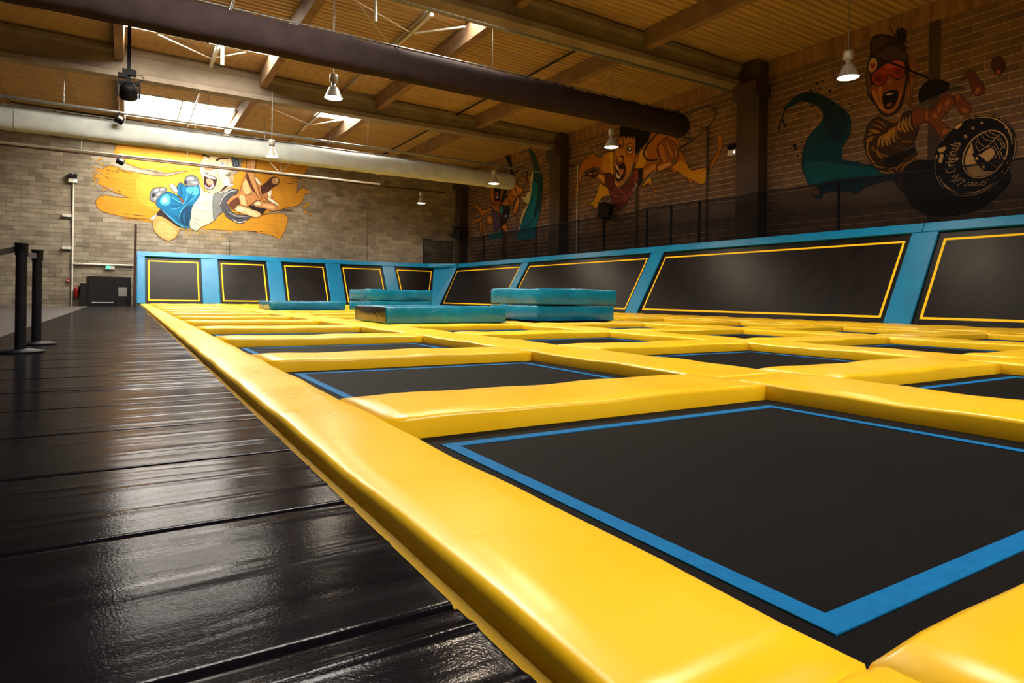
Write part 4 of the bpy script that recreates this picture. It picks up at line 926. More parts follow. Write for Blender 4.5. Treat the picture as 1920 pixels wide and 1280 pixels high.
# ---- right wall, next to the far corner: surfer and wave
H_ = frame(870, 280, 7.11)
mu = Mural('mural of a surfer with raised arms beside a tall teal wave', 'right')
TE, TD = (4, 112, 142), (10, 62, 78)
mu.part('wave')
mu.poly(H_, [(865, 0), (935, 45), (975, 150), (1020, 280), (1052, 400), (1042, 600), (1022, 780), (992, 920), (960, 1050), (930, 1190), (690, 1190), (740, 1060), (770, 960), (810, 870), (855, 750), (890, 640), (908, 500), (920, 330), (930, 240), (900, 110)], TE, (12, 26, 32), 1)
mu.poly(H_, [(865, 0), (935, 45), (975, 150), (1020, 280), (1040, 420), (930, 420), (930, 240), (900, 110)], (26, 62, 62)); mu.poly(H_, [(980, 430), (1045, 430), (1035, 620), (1010, 780), (930, 900), (960, 700), (985, 560)], TD)
mu.line(H_, [(1000, 800), (900, 960), (770, 1080)], 2.4, TD); mu.line(H_, [(960, 560), (930, 760), (850, 900)], 2.6, (16, 134, 160))
FO = (206, 198, 150)
mu.poly(H_, [(920, 220), (922, 330), (908, 500), (890, 640), (855, 750), (800, 880), (760, 1000), (735, 1090), (712, 1092), (752, 920), (790, 800), (830, 760), (868, 690), (882, 560), (885, 400), (905, 300)], FO, (30, 26, 24), .5); mu.poly(H_, [(772, 640), (820, 640), (845, 572), (895, 560), (885, 660), (850, 730), (820, 705), (785, 690)], FO, (30, 26, 24), .4, False)
for x, y in [(870, 510), (850, 540), (900, 440), (800, 760), (855, 690), (830, 660), (795, 675)]: mu.ell(H_, x, y, 8, 8, (24, 22, 24))
mu.poly(H_, [(600, 1095), (680, 1020), (750, 970), (720, 1092), (690, 1190), (640, 1190)], (112, 96, 106))
mu.poly(H_, [(330, 1135), (400, 1112), (500, 1095), (495, 1190), (330, 1190)], (6, 110, 128))
mu.done()
S1, S2, S3, K = (182, 112, 46), (214, 146, 70), (104, 56, 26), (22, 17, 20)
mu.part('surfer')
mu.poly(H_, [(138, 800), (145, 755), (185, 735), (225, 790), (270, 808), (355, 778), (385, 800), (300, 858), (245, 900), (225, 950), (130, 995), (95, 1050), (76, 1055), (90, 1005), (130, 945), (205, 910), (215, 870), (190, 810), (160, 790)], S1, K, 1); mu.line(H_, [(160, 760), (200, 780), (240, 840)], 2, S2); mu.line(H_, [(260, 830), (320, 810), (370, 790)], 1.6, S2); mu.line(H_, [(95, 1040), (140, 965), (210, 925)], 2, S2)
for q in ([(210, 965), (245, 965), (238, 1080), (226, 1165), (212, 1090)], [(250, 985), (275, 1030), (312, 1130), (280, 1110), (255, 1050)]): mu.poly(H_, q, S1, K, .8)
mu.poly(H_, [(295, 945), (340, 880), (380, 915), (390, 980), (330, 1000)], S1, K, .8); mu.ell(H_, 350, 935, 22, 34, S2)
mu.poly(H_, [(345, 540), (400, 505), (492, 505), (500, 700), (490, 765), (400, 745), (362, 700)], S3, K, 1); mu.poly(H_, [(405, 515), (488, 515), (482, 660), (440, 690), (408, 650)], K); mu.ell(H_, 438, 595, 22, 28, (168, 82, 44)); mu.poly(H_, [(415, 630), (465, 628), (455, 646), (425, 648)], (214, 206, 182)); mu.poly(H_, [(348, 545), (395, 520), (398, 690), (372, 715)], S1); mu.poly(H_, [(495, 500), (515, 500), (505, 620), (490, 700)], S1)
mu.poly(H_, [(405, 690), (480, 690), (475, 760), (420, 770)], (150, 76, 36)); mu.poly(H_, [(375, 745), (470, 790), (470, 860), (395, 850)], S1, K, .6)
mu.poly(H_, [(368, 780), (420, 820), (478, 850), (485, 975), (450, 1075), (400, 1085), (388, 940)], (84, 60, 90), K, .8); mu.line(H_, [(390, 830), (420, 940), (470, 980)], 1.6, (120, 92, 122))
mu.poly(H_, [(485, 770), (600, 735), (600, 890), (545, 1000), (560, 1090), (500, 1095), (480, 960)], (34, 22, 26), K, .6); mu.poly(H_, [(488, 772), (514, 760), (512, 850), (490, 862)], (8, 140, 150)); mu.ell(H_, 498, 885, 16, 14, (150, 40, 30)); mu.ell(H_, 555, 890, 14, 20, (150, 150, 150)); mu.poly(H_, [(500, 1040), (545, 990), (580, 1040), (575, 1092), (540, 1090)], S1, K, .6)
mu.poly(H_, [(505, 720), (590, 620), (635, 525), (690, 465), (745, 500), (785, 560), (770, 590), (700, 640), (650, 715), (560, 755)], S1, K, 1)
for pts in ([(640, 520), (670, 560), (690, 620)], [(690, 480), (725, 540), (730, 580)], [(740, 500), (770, 560)]): mu.line(H_, pts, 3.2, S2)
for pts in ([(660, 500), (700, 550), (720, 600)], [(590, 620), (610, 680), (600, 740)], [(630, 590), (650, 640), (690, 600)]): mu.line(H_, pts, 1.2, K)
mu.poly(H_, [(655, 850), (665, 745), (715, 630), (750, 670), (725, 790), (680, 872)], S1, K, 1.8); mu.ell(H_, 705, 730, 14, 50, S2, .3); mu.ell(H_, 672, 820, 10, 20, S2, .3)
mu.done()
mu.part('board_strokes')
mu.poly(H_, [(545, 85), (605, 65), (650, 255), (645, 390), (570, 560), (500, 720), (500, 640), (590, 420), (612, 250)], K); mu.line(H_, [(650, 350), (740, 270), (810, 262), (842, 320), (830, 440), (785, 505)], 3, (70, 26, 26)); mu.line(H_, [(640, 370), (720, 260), (820, 235)], 2, K)
for i in range(7): mu.line(H_, [(745 + i * 17, 75 - i * 11), (760 + i * 17, 30 - i * 4)], 1.4, (40, 26, 20))
mu.done()

# ---- right wall, middle bay: boy swinging a kite handle
I_ = frame(1140, 220, 7.11); J_ = frame(1060, 250, 7.11); K_ = frame(1060, 180, 4.572)
O1, O2, BK = (176, 108, 24), (216, 158, 22), (30, 18, 16)
mu = Mural('mural of a wide eyed boy in a maroon shirt flying over orange splashes', 'right')
mu.part('orange_splash')
mu.poly(J_, [(92, 845), (130, 740), (160, 600), (195, 450), (245, 355), (330, 290), (375, 268), (420, 305), (470, 322), (520, 280), (570, 248), (650, 262), (720, 300), (720, 545), (560, 552), (485, 555), (450, 475), (410, 450), (330, 468), (265, 505), (220, 585), (190, 690), (145, 785), (120, 800)], O1, BK, 1); mu.poly(J_, [(500, 310), (560, 260), (650, 275), (650, 540), (570, 545), (500, 480)], (204, 140, 22)); mu.poly(J_, [(590, 280), (650, 275), (650, 540), (610, 540)], (226, 176, 20))
mu.poly(J_, [(460, 665), (430, 760), (392, 860), (355, 915), (300, 938), (265, 885), (258, 920), (300, 952), (345, 948), (380, 980), (425, 995), (440, 930), (478, 872), (530, 835), (610, 828), (600, 740), (520, 700)], O2, BK, 1)
mu.poly(K_, [(590, 620), (650, 470), (700, 370), (740, 320), (800, 305), (900, 335), (965, 380), (985, 460), (1010, 500), (1060, 610), (1090, 632), (1212, 608), (1222, 640), (1255, 560), (1290, 500), (1312, 420), (1294, 352), (1322, 328), (1354, 362), (1346, 425), (1312, 520), (1272, 592), (1225, 655), (1215, 705), (1198, 742), (1160, 762), (1100, 730), (1070, 752), (1040, 700), (1000, 662), (952, 650), (942, 682), (910, 632), (860, 600), (700, 640)], O1, BK, 1)
mu.poly(K_, [(920, 600), (1000, 560), (1060, 620), (1100, 640), (1205, 620), (1195, 735), (1160, 752), (1100, 720), (1040, 690), (960, 640)], (212, 148, 22)); mu.poly(K_, [(600, 610), (640, 480), (690, 470), (690, 560), (640, 640)], (224, 170, 20))
mu.poly(K_, [(655, 785), (680, 740), (730, 690), (738, 775), (712, 745)], O2, BK, .8)
for x, y, rx, ry in [(770, 812, 10, 14), (1093, 772, 9, 12), (1060, 802, 10, 9), (740, 850, 3, 12), (738, 890, 3, 10), (268, 1035, 7, 12), (290, 1012, 8, 8), (292, 948, 6, 4), (168, 950, 5, 10), (250, 1022, 4, 10)]: mu.ell(K_, x, y, rx, ry, (206, 132, 24), 0, BK, .7)
mu.done()
BS, BL, BD = (186, 116, 44), (220, 160, 84), (92, 48, 22)
mu.part('face')
mu.poly(I_, [(72, 640), (80, 440), (140, 300), (165, 190), (355, 230), (362, 450), (362, 560), (330, 685), (280, 800), (212, 890), (145, 940), (92, 905), (75, 770)], BS, BK, 1)
mu.poly(I_, [(110, 420), (200, 400), (230, 520), (330, 560), (300, 700), (250, 760), (240, 600), (120, 520)], (206, 140, 60)); mu.poly(I_, [(85, 780), (110, 860), (150, 900), (110, 910), (85, 850)], BL)
mu.poly(I_, [(362, 520), (385, 485), (400, 500), (395, 580), (360, 650)], BS, BK, .8)
mu.ell(I_, 292, 425, 52, 76, (196, 128, 56), 0, BD, 1); mu.ell(I_, 292, 435, 42, 50, (226, 190, 128), 0, BK, 1); mu.ell(I_, 290, 425, 34, 30, BK); mu.ell(I_, 292, 420, 14, 14, (240, 230, 200)); mu.ell(I_, 178, 350, 30, 72, (206, 140, 66), 0, BK, 1); mu.ell(I_, 165, 380, 14, 30, BK)
mu.poly(I_, [(100, 590), (130, 540), (180, 500), (212, 530), (216, 600), (170, 625), (120, 620)], (140, 78, 34)); mu.ell(I_, 160, 560, 26, 34, BL); mu.ell(I_, 192, 525, 18, 14, BK)
mu.poly(I_, [(100, 605), (140, 640), (205, 615), (228, 660), (218, 760), (182, 832), (132, 852), (98, 800), (90, 700)], (48, 20, 18), BK, 1); mu.poly(I_, [(102, 612), (130, 650), (150, 700), (128, 700), (104, 660)], (236, 222, 184)); mu.poly(I_, [(104, 700), (125, 760), (165, 790), (150, 815), (112, 790)], (238, 226, 190)); mu.poly(I_, [(140, 705), (205, 690), (195, 765), (160, 775)], (196, 128, 70))
for pts, w, c in [([(205, 280), (190, 400), (180, 440)], 1.2, BD), ([(240, 470), (250, 360), (350, 320)], 1.2, BD), ([(230, 640), (235, 740), (190, 850)], 1.4, BD), ([(350, 560), (310, 720), (220, 870), (150, 935)], 2, (120, 130, 112)), ([(370, 250), (370, 470)], 2, (90, 100, 96))]: mu.line(I_, pts, w, c)
mu.poly(I_, [(150, 265), (165, 130), (200, 20), (560, 60), (565, 200), (540, 330), (470, 385), (385, 465), (362, 480), (365, 300), (340, 255), (330, 305), (312, 252), (292, 295), (272, 245), (240, 285), (212, 245), (185, 270)], (14, 13, 20), None, 1, False)
mu.done()
mu.part('shirt')
MR = (108, 46, 46)
mu.poly(I_, [(345, 690), (400, 680), (470, 690), (465, 820), (425, 895), (385, 895), (340, 965), (280, 1085), (200, 1205), (90, 1205), (40, 1060), (5, 960), (-30, 850), (-60, 780), (-40, 745), (50, 755), (80, 860), (140, 945), (225, 890), (300, 800)], MR, BK, 1); mu.poly(I_, [(405, 684), (472, 690), (465, 815), (425, 905), (400, 900), (408, 780)], (26, 18, 22)); mu.poly(I_, [(350, 720), (395, 690), (398, 860), (350, 900), (345, 800)], (134, 62, 58))
for pts, w, c in [([(30, 980), (120, 1060), (250, 1030)], 3, (160, 84, 70)), ([(50, 1080), (150, 1120), (280, 1020)], 2.4, (150, 74, 62)), ([(60, 940), (150, 960), (240, 1030)], 2, (168, 90, 74)), ([(340, 940), (280, 1050), (200, 1140)], 2.4, (158, 76, 60)), ([(90, 1010), (170, 1050), (260, 1000)], 1.4, (54, 22, 26)), ([(70, 1130), (140, 1170), (220, 1130)], 1.6, (60, 24, 28)), ([(-30, 820), (20, 870), (30, 940)], 2, (60, 26, 30))]: mu.line(I_, pts, w, c)
mu.poly(J_, [(528, 565), (590, 540), (650, 570), (655, 690), (600, 752), (540, 690)], (96, 40, 40), BK, .8)
mu.line(I_, [(330, 980), (380, 900), (350, 880)], 2.4, (170, 176, 168)); mu.line(I_, [(460, 880), (560, 790), (650, 710)], 2, (130, 140, 128))
mu.done()
mu.part('reaching_arm')
mu.poly(J_, [(410, 590), (425, 545), (460, 535), (525, 562), (535, 690), (480, 645), (430, 610)], BS, BK, 1); mu.poly(J_, [(440, 560), (500, 570), (515, 640), (460, 600)], BL); mu.poly(J_, [(255, 560), (320, 500), (405, 480), (430, 540), (400, 595), (330, 580)], (44, 28, 22))
for x, y in [(318, 540), (350, 535), (402, 530)]: mu.ell(J_, x, y, 16, 16, BS)
mu.done()
mu.part('fist_arm')
mu.poly(I_, [(468, 695), (560, 625), (655, 608), (660, 690), (560, 755), (465, 835)], BS, BK, 1); mu.poly(I_, [(500, 720), (600, 650), (640, 650), (560, 720), (490, 780)], BL)
mu.poly(I_, [(658, 470), (668, 365), (720, 318), (775, 268), (830, 295), (885, 335), (930, 420), (942, 540), (905, 560), (915, 600), (860, 645), (700, 722), (655, 700), (658, 610), (705, 585)], (160, 92, 38), BK, 1.2)
for q in ([(670, 380), (720, 345), (760, 440), (790, 540), (760, 610), (710, 560), (680, 470)], [(750, 300), (800, 340), (870, 470), (860, 550), (830, 520), (790, 420)], [(840, 320), (900, 400), (930, 500), (905, 540), (880, 430)]): mu.poly(I_, q, (188, 116, 56), BK, .9)
mu.poly(I_, [(665, 660), (780, 610), (840, 600), (830, 640), (720, 690), (680, 705)], BL); mu.ell(I_, 880, 590, 30, 36, (120, 100, 60), .4, BK, .8)
mu.done()
mu.part('kite_handle')
for f_, pts, w in [(I_, [(665, 560), (560, 575), (500, 540), (478, 470), (520, 380), (590, 290), (650, 222)], 3), (I_, [(650, 218), (760, 215), (900, 240), (1050, 275), (1138, 295)], 2), (I_, [(940, 432), (1040, 360), (1138, 300)], 3), (K_, [(1010, 160), (1080, 130), (1150, 100), (1240, 84), (1290, 108), (1294, 160), (1220, 270), (1150, 330), (1090, 380)], 1.8), (K_, [(1030, 175), (1150, 118), (1235, 102), (1275, 125), (1280, 160)], 1.2), (K_, [(1080, 250), (1150, 265), (1210, 272)], 1.4), (K_, [(1065, 200), (1062, 300), (1060, 380)], 1.2)]: mu.line(f_, pts, w, (34, 26, 28), False)
mu.done()

# ---- right wall, nearest bay: snowboarder with goggles, and a big painted wheel
Lf = frame(1600, 50, 7.11); Mf = frame(1600, 200, 7.11); Nf = frame(1720, 80, 7.11); Of = frame(1740, 200, 7.11); Pf = frame(1430, 150, 5.565); PX_ = lambda p: p
mu = Mural('mural of a shouting snowboarder with red goggles and a big lettered wheel', 'right')
mu.part('teal_swoosh')
DT = (4, 58, 76)
mu.poly(Pf, [(218, 335), (238, 280), (310, 198), (400, 142), (500, 125), (640, 168), (760, 240), (862, 322), (915, 400), (915, 530), (882, 620), (842, 680), (826, 760), (832, 818), (880, 842), (980, 850), (1060, 882), (1140, 880), (1300, 900), (1400, 960), (1400, 1040), (1280, 1050), (1180, 1082), (1060, 1122), (990, 1182), (940, 1182), (920, 1160), (800, 1160), (680, 1170), (620, 1200), (600, 1242), (540, 1215), (600, 1190), (590, 1140), (520, 1100), (470, 1072), (448, 1010), (418, 950), (408, 820), (428, 700), (468, 610), (520, 540), (600, 452), (634, 372), (592, 290), (500, 240), (400, 222), (310, 270), (250, 302)], DT, (12, 18, 30), 1)
mu.poly(Pf, [(430, 900), (500, 840), (700, 860), (1000, 900), (1300, 930), (1300, 1000), (1000, 1000), (700, 1040), (540, 1090), (470, 1050)], (6, 84, 92))
mu.poly(Pf, [(300, 215), (400, 150), (500, 132), (700, 210), (860, 340), (890, 460), (840, 600), (760, 640), (640, 520), (640, 360), (520, 240), (400, 215)], (6, 38, 62))
for pts in ([(225, 330), (205, 400), (230, 470), (248, 512)], [(205, 400), (175, 470), (165, 555)]): mu.line(Pf, pts, 3, (8, 26, 44))
for x, y, r in [(515, 268, 14), (900, 248, 12), (935, 270, 9), (890, 320, 9), (600, 85, 12), (565, 35, 16), (625, 10, 9), (700, 115, 16), (335, 685, 22), (405, 655, 10), (345, 720, 12), (400, 752, 10), (370, 790, 12), (520, 1190, 9), (505, 105, 14)]: mu.ell(Pf, x, y, r, r, (14, 22, 36))
mu.done()
DK, RS, RL = (20, 15, 18), (140, 76, 44), (182, 112, 64)
mu.part('hood_and_hat')
mu.poly(Lf, [(172, 640), (185, 500), (228, 395), (225, 280), (240, 165), (350, 102), (520, 130), (640, 205), (705, 290), (745, 500), (725, 700), (690, 840), (640, 1065), (500, 1195), (380, 1165), (280, 1025), (190, 900)], (48, 36, 34), DK, 1.2); mu.poly(Lf, [(245, 340), (265, 190), (350, 135), (500, 155), (420, 230), (300, 330)], (72, 54, 46)); mu.poly(Lf, [(190, 540), (215, 460), (215, 620), (235, 780), (235, 900), (195, 860), (180, 660)], (104, 72, 50))
mu.poly(Lf, [(280, 385), (400, 285), (560, 262), (690, 345), (700, 430), (470, 445), (330, 445)], (78, 58, 48), DK, .8)
for i in range(9): mu.line(Lf, [(330 + i * 40, 430), (345 + i * 36, 360), (380 + i * 30, 290 + abs(i - 4) * 6)], .8, (44, 32, 30))
mu.poly(Lf, [(205, 540), (230, 430), (290, 418), (322, 500), (285, 585), (230, 612)], (196, 156, 106), DK, .8); mu.poly(Lf, [(225, 520), (240, 480), (262, 500), (275, 460), (295, 520), (255, 572)], (150, 48, 30))
mu.poly(Lf, [(690, 265), (725, 300), (745, 400), (850, 470), (868, 580), (795, 655), (850, 680), (790, 850), (780, 1090), (700, 960), (690, 900), (745, 700), (745, 500)], (146, 92, 46), DK, 1)
for pts in ([(745, 720), (760, 850), (770, 1080)], [(800, 480), (830, 540)], [(770, 640), (800, 690)], [(720, 920), (740, 1040)]): mu.line(Lf, pts, 1.6, DK)
mu.poly(Lf, [(590, 60), (640, 20), (692, 40), (702, 200), (600, 205)], (42, 28, 28), DK, .8)
for pts in ([(480, -10), (520, 70), (560, 140)], [(600, -20), (580, 60), (560, 130)], [(640, 40), (610, 120), (620, 190)], [(680, 60), (660, 130), (670, 200)]): mu.line(Lf, pts, 2, DK)
mu.done()
mu.part('face')
mu.poly(Lf, [(232, 860), (240, 780), (400, 745), (480, 640), (570, 700), (690, 630), (692, 730), (645, 950), (562, 1120), (470, 1162), (380, 1132), (290, 1012)], RS, DK, 1)
mu.poly(Lf, [(245, 860), (280, 960), (350, 1080), (440, 1130), (400, 1080), (330, 960), (300, 860)], RL); mu.poly(Lf, [(330, 830), (385, 810), (380, 960), (420, 1080), (360, 1000)], RL); mu.poly(Lf, [(430, 1100), (540, 1100), (600, 960), (620, 860), (640, 940), (560, 1100), (470, 1150)], (176, 102, 56))
mu.poly(Lf, [(242, 690), (280, 600), (430, 490), (560, 440), (655, 450), (695, 515), (690, 612), (640, 685), (560, 695), (480, 640), (402, 762), (320, 792), (268, 755)], (168, 56, 36), DK, 2)
mu.poly(Lf, [(420, 510), (560, 460), (650, 470), (672, 520), (560, 540), (440, 560)], (196, 84, 50)); mu.ell(Lf, 345, 690, 70, 62, (126, 40, 34), -.3); mu.ell(Lf, 610, 610, 60, 52, (134, 46, 34), -.3); mu.ell(Lf, 330, 705, 22, 16, (70, 24, 26))
mu.poly(Lf, [(420, 770), (450, 700), (490, 672), (530, 720), (520, 780), (460, 800)], (150, 84, 46)); mu.ell(Lf, 480, 730, 26, 26, RL)
mu.poly(Lf, [(388, 960), (410, 890), (460, 862), (530, 842), (595, 868), (580, 970), (525, 1070), (455, 1100), (408, 1060)], (18, 12, 16), DK, 1.4); mu.poly(Lf, [(430, 900), (500, 880), (530, 890), (470, 915)], (190, 156, 110)); mu.poly(Lf, [(440, 1040), (480, 1015), (520, 1010), (500, 1060), (460, 1072)], (140, 66, 50))
mu.line(Lf, [(470, 475), (580, 510), (700, 562), (850, 620), (1010, 692)], 4, DK, False); mu.line(Lf, [(200, 395), (330, 420), (470, 470)], 2.4, DK, False)
mu.done()
mu.part('jacket')
mu.poly(Mf, [(140, 470), (160, 350), (190, 240), (260, 170), (330, 135), (430, 180), (560, 205), (650, 90), (790, 70), (865, 260), (855, 350), (800, 520), (850, 620), (790, 760), (740, 860), (580, 885), (400, 895), (280, 795), (200, 690), (155, 570)], (62, 38, 22), DK, 1.2)
GO, GO2 = (176, 124, 40), (142, 92, 36)
for pts, w, c in [([(300, 190), (380, 210), (430, 270)], 3.4, GO2), ([(240, 240), (330, 260), (400, 300)], 3.4, GO2), ([(210, 310), (290, 320), (360, 345)], 3.6, GO), ([(185, 380), (260, 345), (350, 350)], 2.6, GO), ([(170, 470), (220, 420), (290, 400)], 3, GO), ([(175, 540), (200, 470), (260, 430)], 2.4, GO), ([(190, 620), (185, 540), (200, 500)], 3, GO), ([(240, 700), (200, 640), (190, 600)], 2.8, GO), ([(300, 760), (250, 720), (215, 670)], 3, GO),
                  ([(330, 540), (345, 440), (400, 370)], 4, GO), ([(390, 540), (390, 450), (440, 350)], 5, GO), ([(450, 520), (440, 420), (500, 290)], 5, GO), ([(490, 510), (480, 400), (540, 270)], 4.5, GO), ([(550, 480), (530, 380), (560, 260)], 5, GO), ([(620, 430), (570, 380), (580, 260)], 3.6, GO2), ([(640, 330), (600, 280), (620, 190)], 5, GO), ([(700, 340), (650, 270), (670, 160)], 5, GO), ([(740, 330), (700, 250), (710, 140)], 4.5, GO), ([(800, 310), (750, 240), (760, 110)], 4, GO), ([(850, 290), (800, 220), (790, 120)], 3, GO2),
                  ([(640, 460), (720, 470), (790, 450)], 3.4, GO2), ([(560, 520), (640, 550), (720, 560)], 2.4, (110, 60, 30)), ([(330, 600), (400, 650), (520, 660)], 3.4, GO2), ([(320, 560), (330, 640), (390, 690)], 3.4, GO), ([(250, 600), (260, 540), (290, 600)], 3.6, GO2),
                  ([(260, 770), (330, 800), (420, 810)], 2.6, GO), ([(340, 850), (420, 880), (540, 870)], 3, GO), ([(470, 850), (520, 810), (580, 820)], 3, GO2), ([(570, 850), (600, 800), (680, 740)], 3.4, GO2), ([(630, 870), (670, 790), (750, 720)], 3.6, GO2), ([(700, 840), (740, 770), (830, 660)], 3.6, GO2), ([(560, 790), (620, 720), (720, 680)], 2.4, GO2),
                  ([(470, 190), (560, 200), (640, 130)], 4, GO2), ([(530, 120), (600, 90), (640, 30)], 3.4, GO2), ([(600, 150), (650, 80), (660, 20)], 2.6, GO)]: mu.line(Mf, pts, w, c)
mu.poly(Mf, [(420, 690), (620, 610), (800, 540), (830, 600), (700, 680), (560, 800), (420, 800)], (22, 16, 20))
mu.line(Mf, [(690, 590), (800, 520)], 1.6, (120, 106, 84)); mu.line(Mf, [(855, 515), (960, 400)], 2, (120, 100, 78))
mu.poly(Mf, [(540, 985), (600, 900), (680, 890), (690, 1110), (630, 1115), (575, 1040)], (60, 32, 28), DK, 1)
mu.done()
mu.part('gloved_hand')
G1, G2, G3 = (124, 62, 32), (172, 96, 48), (70, 36, 28)
mu.poly(Nf, [(-60, 900), (70, 880), (150, 900), (220, 868), (330, 725), (400, 688), (470, 725), (505, 800), (450, 875), (350, 980), (330, 1050), (450, 1140), (495, 1200), (465, 1285), (320, 1265), (200, 1110), (100, 1050), (0, 1110), (-60, 1100)], G1, DK, 1)
mu.poly(Nf, [(500, 800), (508, 700), (570, 688), (640, 755), (705, 840), (705, 930), (620, 965), (560, 930)], G1, DK, 1); mu.poly(Nf, [(625, 1020), (650, 975), (720, 970), (785, 1005), (770, 1085), (700, 1115), (640, 1065)], G1, DK, 1)
mu.poly(Nf, [(575, 505), (640, 430), (690, 365), (745, 380), (800, 480), (885, 565), (875, 675), (805, 712), (740, 655), (705, 545), (670, 470)], (104, 50, 34), DK, 1); mu.poly(Nf, [(985, 300), (1000, 230), (1070, 188), (1152, 222), (1165, 360), (1080, 436), (1010, 372)], (78, 40, 32), DK, 1)
mu.poly(Nf, [(400, 1130), (490, 1180), (600, 1200), (605, 1270), (520, 1280), (460, 1280)], G3)
for x, y, rx, ry, r in [(125, 970, 16, 60, .1), (300, 880, 18, 60, .2), (230, 970, 40, 30, .6), (540, 730, 20, 50, .3), (630, 900, 44, 30, .5), (680, 1050, 30, 40, -.3), (800, 640, 30, 50, .3), (400, 800, 26, 50, .5), (440, 1180, 30, 40, .2), (380, 1190, 50, 40, .3), (1080, 390, 24, 30, .2)]: mu.ell(Nf, x, y, rx, ry, G2, r)
mu.poly(Nf, [(-20, 860), (40, 800), (130, 770), (140, 810), (60, 850)], (84, 74, 60)); mu.poly(Nf, [(400, 640), (460, 590), (560, 575), (640, 610), (560, 625), (450, 645)], (64, 54, 44))
mu.poly(Nf, [(20, 640), (120, 520), (260, 480), (420, 540), (400, 640), (280, 700), (130, 760), (30, 800)], (16, 13, 20))
for pts in ([(380, 1020), (470, 900)], [(740, 830), (790, 960)]): mu.line(Nf, pts, 1.6, (96, 84, 70))
mu.done()
mu.part('wheel', 'big dark wheel ringed with pale lettering')
WD, WP = (18, 15, 22), (206, 160, 100)
mu.poly(PX_, [(1756, 300), (1720, 300), (1700, 312), (1692, 340), (1700, 372), (1722, 396), (1760, 406), (1810, 400), (1850, 384), (1895, 340), (1880, 300), (1830, 290)], (16, 13, 20))
CEN, RA, RB_, TH = (626.7, 646.5), 602., 464., math.atan2(-.712, .702)
def el(k, a, cen=CEN, ra=RA, rb=RB_, th=TH):
    u, v = ra * k * math.cos(a), rb * k * math.sin(a); return (cen[0] + u * math.cos(th) - v * math.sin(th), cen[1] + u * math.sin(th) + v * math.cos(th))
def arc(k, a0, a1, n=40, **kw): return [el(k, a0 + (a1 - a0) * i / n, **kw) for i in range(n + 1)]
mu._face([Of(p) for p in arc(1.03, 0, 6.2832, 48)[:-1]], WD)
for k, w_, gaps in ((1.0, 1.3, ((-1.9, .2), (.35, 1.5), (1.6, 2.9), (3.1, 4.0))), (.945, 2.2, ((-1.0, .5), (1.7, 2.55), (2.7, 3.5)))):
    for a0, a1 in gaps: mu._stroke([Of(p) for p in arc(k, a0, a1, 24)], w_, WP, True)
IN = dict(cen=(763.4, 631.4), ra=352., rb=255., th=math.atan2(-.761, .649))
mu._stroke([Of(p) for p in arc(1.0, 0, 6.2832, 48, **IN)], 2.4, WP)
mu._face([Of(p) for p in arc(.93, 0, 6.2832, 48, **IN)[:-1]], WD)
mu.poly(Of, [(495, 745), (510, 640), (555, 540), (585, 480), (600, 580), (580, 600), (610, 680), (640, 740), (740, 850), (860, 860), (760, 915), (640, 925), (540, 880)], WP)
mu.poly(Of, [(700, 650), (760, 590), (840, 555), (885, 590), (880, 650), (800, 730), (740, 690)], WP)
for x, y, r in [(650, 690, 22), (595, 605, 16), (740, 800, 22), (690, 640, 14)]: mu.ell(Of, x, y, r, r, WP)
for pts in ([(650, 450), (640, 520), (680, 590)], [(680, 590), (760, 550), (860, 530), (940, 620), (950, 700)], [(710, 380), (770, 440), (880, 470), (940, 570)], [(760, 350), (820, 400), (940, 440), (990, 540)], [(820, 340), (900, 380), (980, 440), (1030, 560)], [(660, 410), (680, 480), (780, 530), (880, 440), (960, 370)], [(880, 700), (940, 610), (1040, 490)], [(970, 600), (990, 670), (1025, 690), (1050, 600)], [(840, 760), (900, 800), (960, 790)], [(900, 720), (950, 760)]): mu.line(Of, pts, 1.1, WP, False)
def star(x, y, r):
    q = [(x + (r if i % 2 == 0 else r * .42) * math.cos(-1.2 + i * math.pi / 5), y + (r if i % 2 == 0 else r * .42) * math.sin(-1.2 + i * math.pi / 5)) for i in range(10)]
    mu.poly(Of, q, WP, None, 1, False)
for x, y, r in [(500, 395, 34), (598, 283, 30), (715, 215, 26), (990, 868, 18), (1060, 750, 20), (895, 945, 14)]: star(x, y, r)
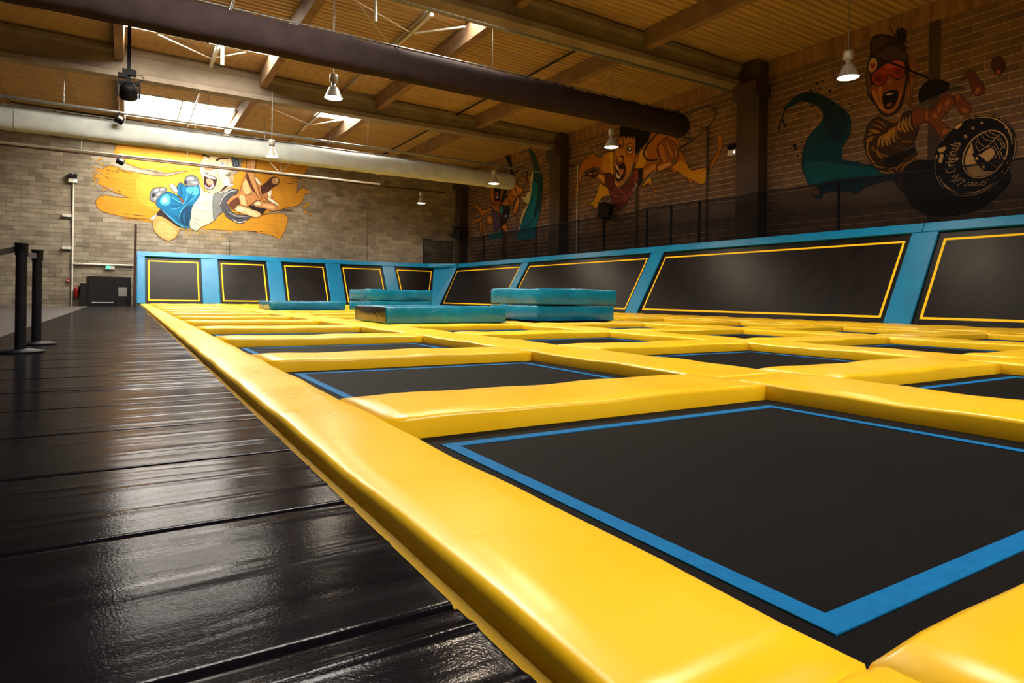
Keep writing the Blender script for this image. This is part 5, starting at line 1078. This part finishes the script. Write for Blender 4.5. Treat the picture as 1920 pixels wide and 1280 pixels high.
for q in ([(345, 280), (400, 235), (460, 215), (440, 260), (390, 300)], [(140, 560), (240, 530), (210, 600), (150, 610)], [(165, 630), (210, 640), (185, 740), (140, 735)], [(110, 640), (130, 650), (115, 700), (95, 690)], [(200, 1010), (260, 1060), (330, 1120), (280, 1110), (215, 1060)]): mu.poly(Of, q, WP, WD, .8)
mu.done()
# lettering round the wheel
def glyph(ch):
    cu_ = bpy.data.curves.new('glyph', 'FONT'); cu_.body = ch; cu_.size = 1; cu_.resolution_u = 3
    ob = bpy.data.objects.new('glyph', cu_); C.objects.link(ob)
    dg = bpy.context.evaluated_depsgraph_get(); me = ob.evaluated_get(dg).to_mesh()
    vv = [(v.co.x, v.co.y) for v in me.vertices]; ff = [tuple(p.vertices) for p in me.polygons]
    ob.evaluated_get(dg).to_mesh_clear(); bpy.data.objects.remove(ob); bpy.data.curves.remove(cu_)
    xs_ = [v[0] for v in vv]; return vv, ff, min(xs_), max(xs_)
mu.part('wheel_lettering', 'pale letters reading Street Life Originals')
def ring_text(txt, a0, a1, kin, kout, outward=True):
    gl = []; tot = 0
    for ch in txt:
        if ch == ' ': gl.append(None); tot += .35
        else:
            g_ = glyph(ch); gl.append(g_); tot += (g_[3] - g_[2]) + .09
    sc = (a1 - a0) / tot; u = 0; mu._col(WP); mu.d += .0002
    for g_ in gl:
        if g_ is None: u += .35; continue
        vv, ff, x0, x1 = g_
        pts = []
        for (x, y) in vv:
            a = a0 + sc * (u + x - x0); k = (kin + (kout - kin) * max(-.3, min(1.05, y / .72))) if outward else (kout - (kout - kin) * max(-.3, min(1.05, y / .72)))
            q = el_mid(k, a); pts.append(mu._pt(Of(q)))
        mu.mb.add(pts, ff); u += (x1 - x0) + .09
def el_mid(k, a):          # k 0 = inner ring, 1 = outer ring
    p = Vector(el(1.0, a, **IN)); q = Vector(el(.945, a)); return tuple(p.lerp(q, k))
# angle a: 0 at the upper right end of the long axis, growing clockwise in the picture
ring_text('Street Life Originals', 2.02, 4.55, .30, .72, True)
mu.done()
mu.part('snake_lettering', 'small pale letters reading snake')
ring_text('snake', .62, -.02, .55, .95, False)
mu.done()
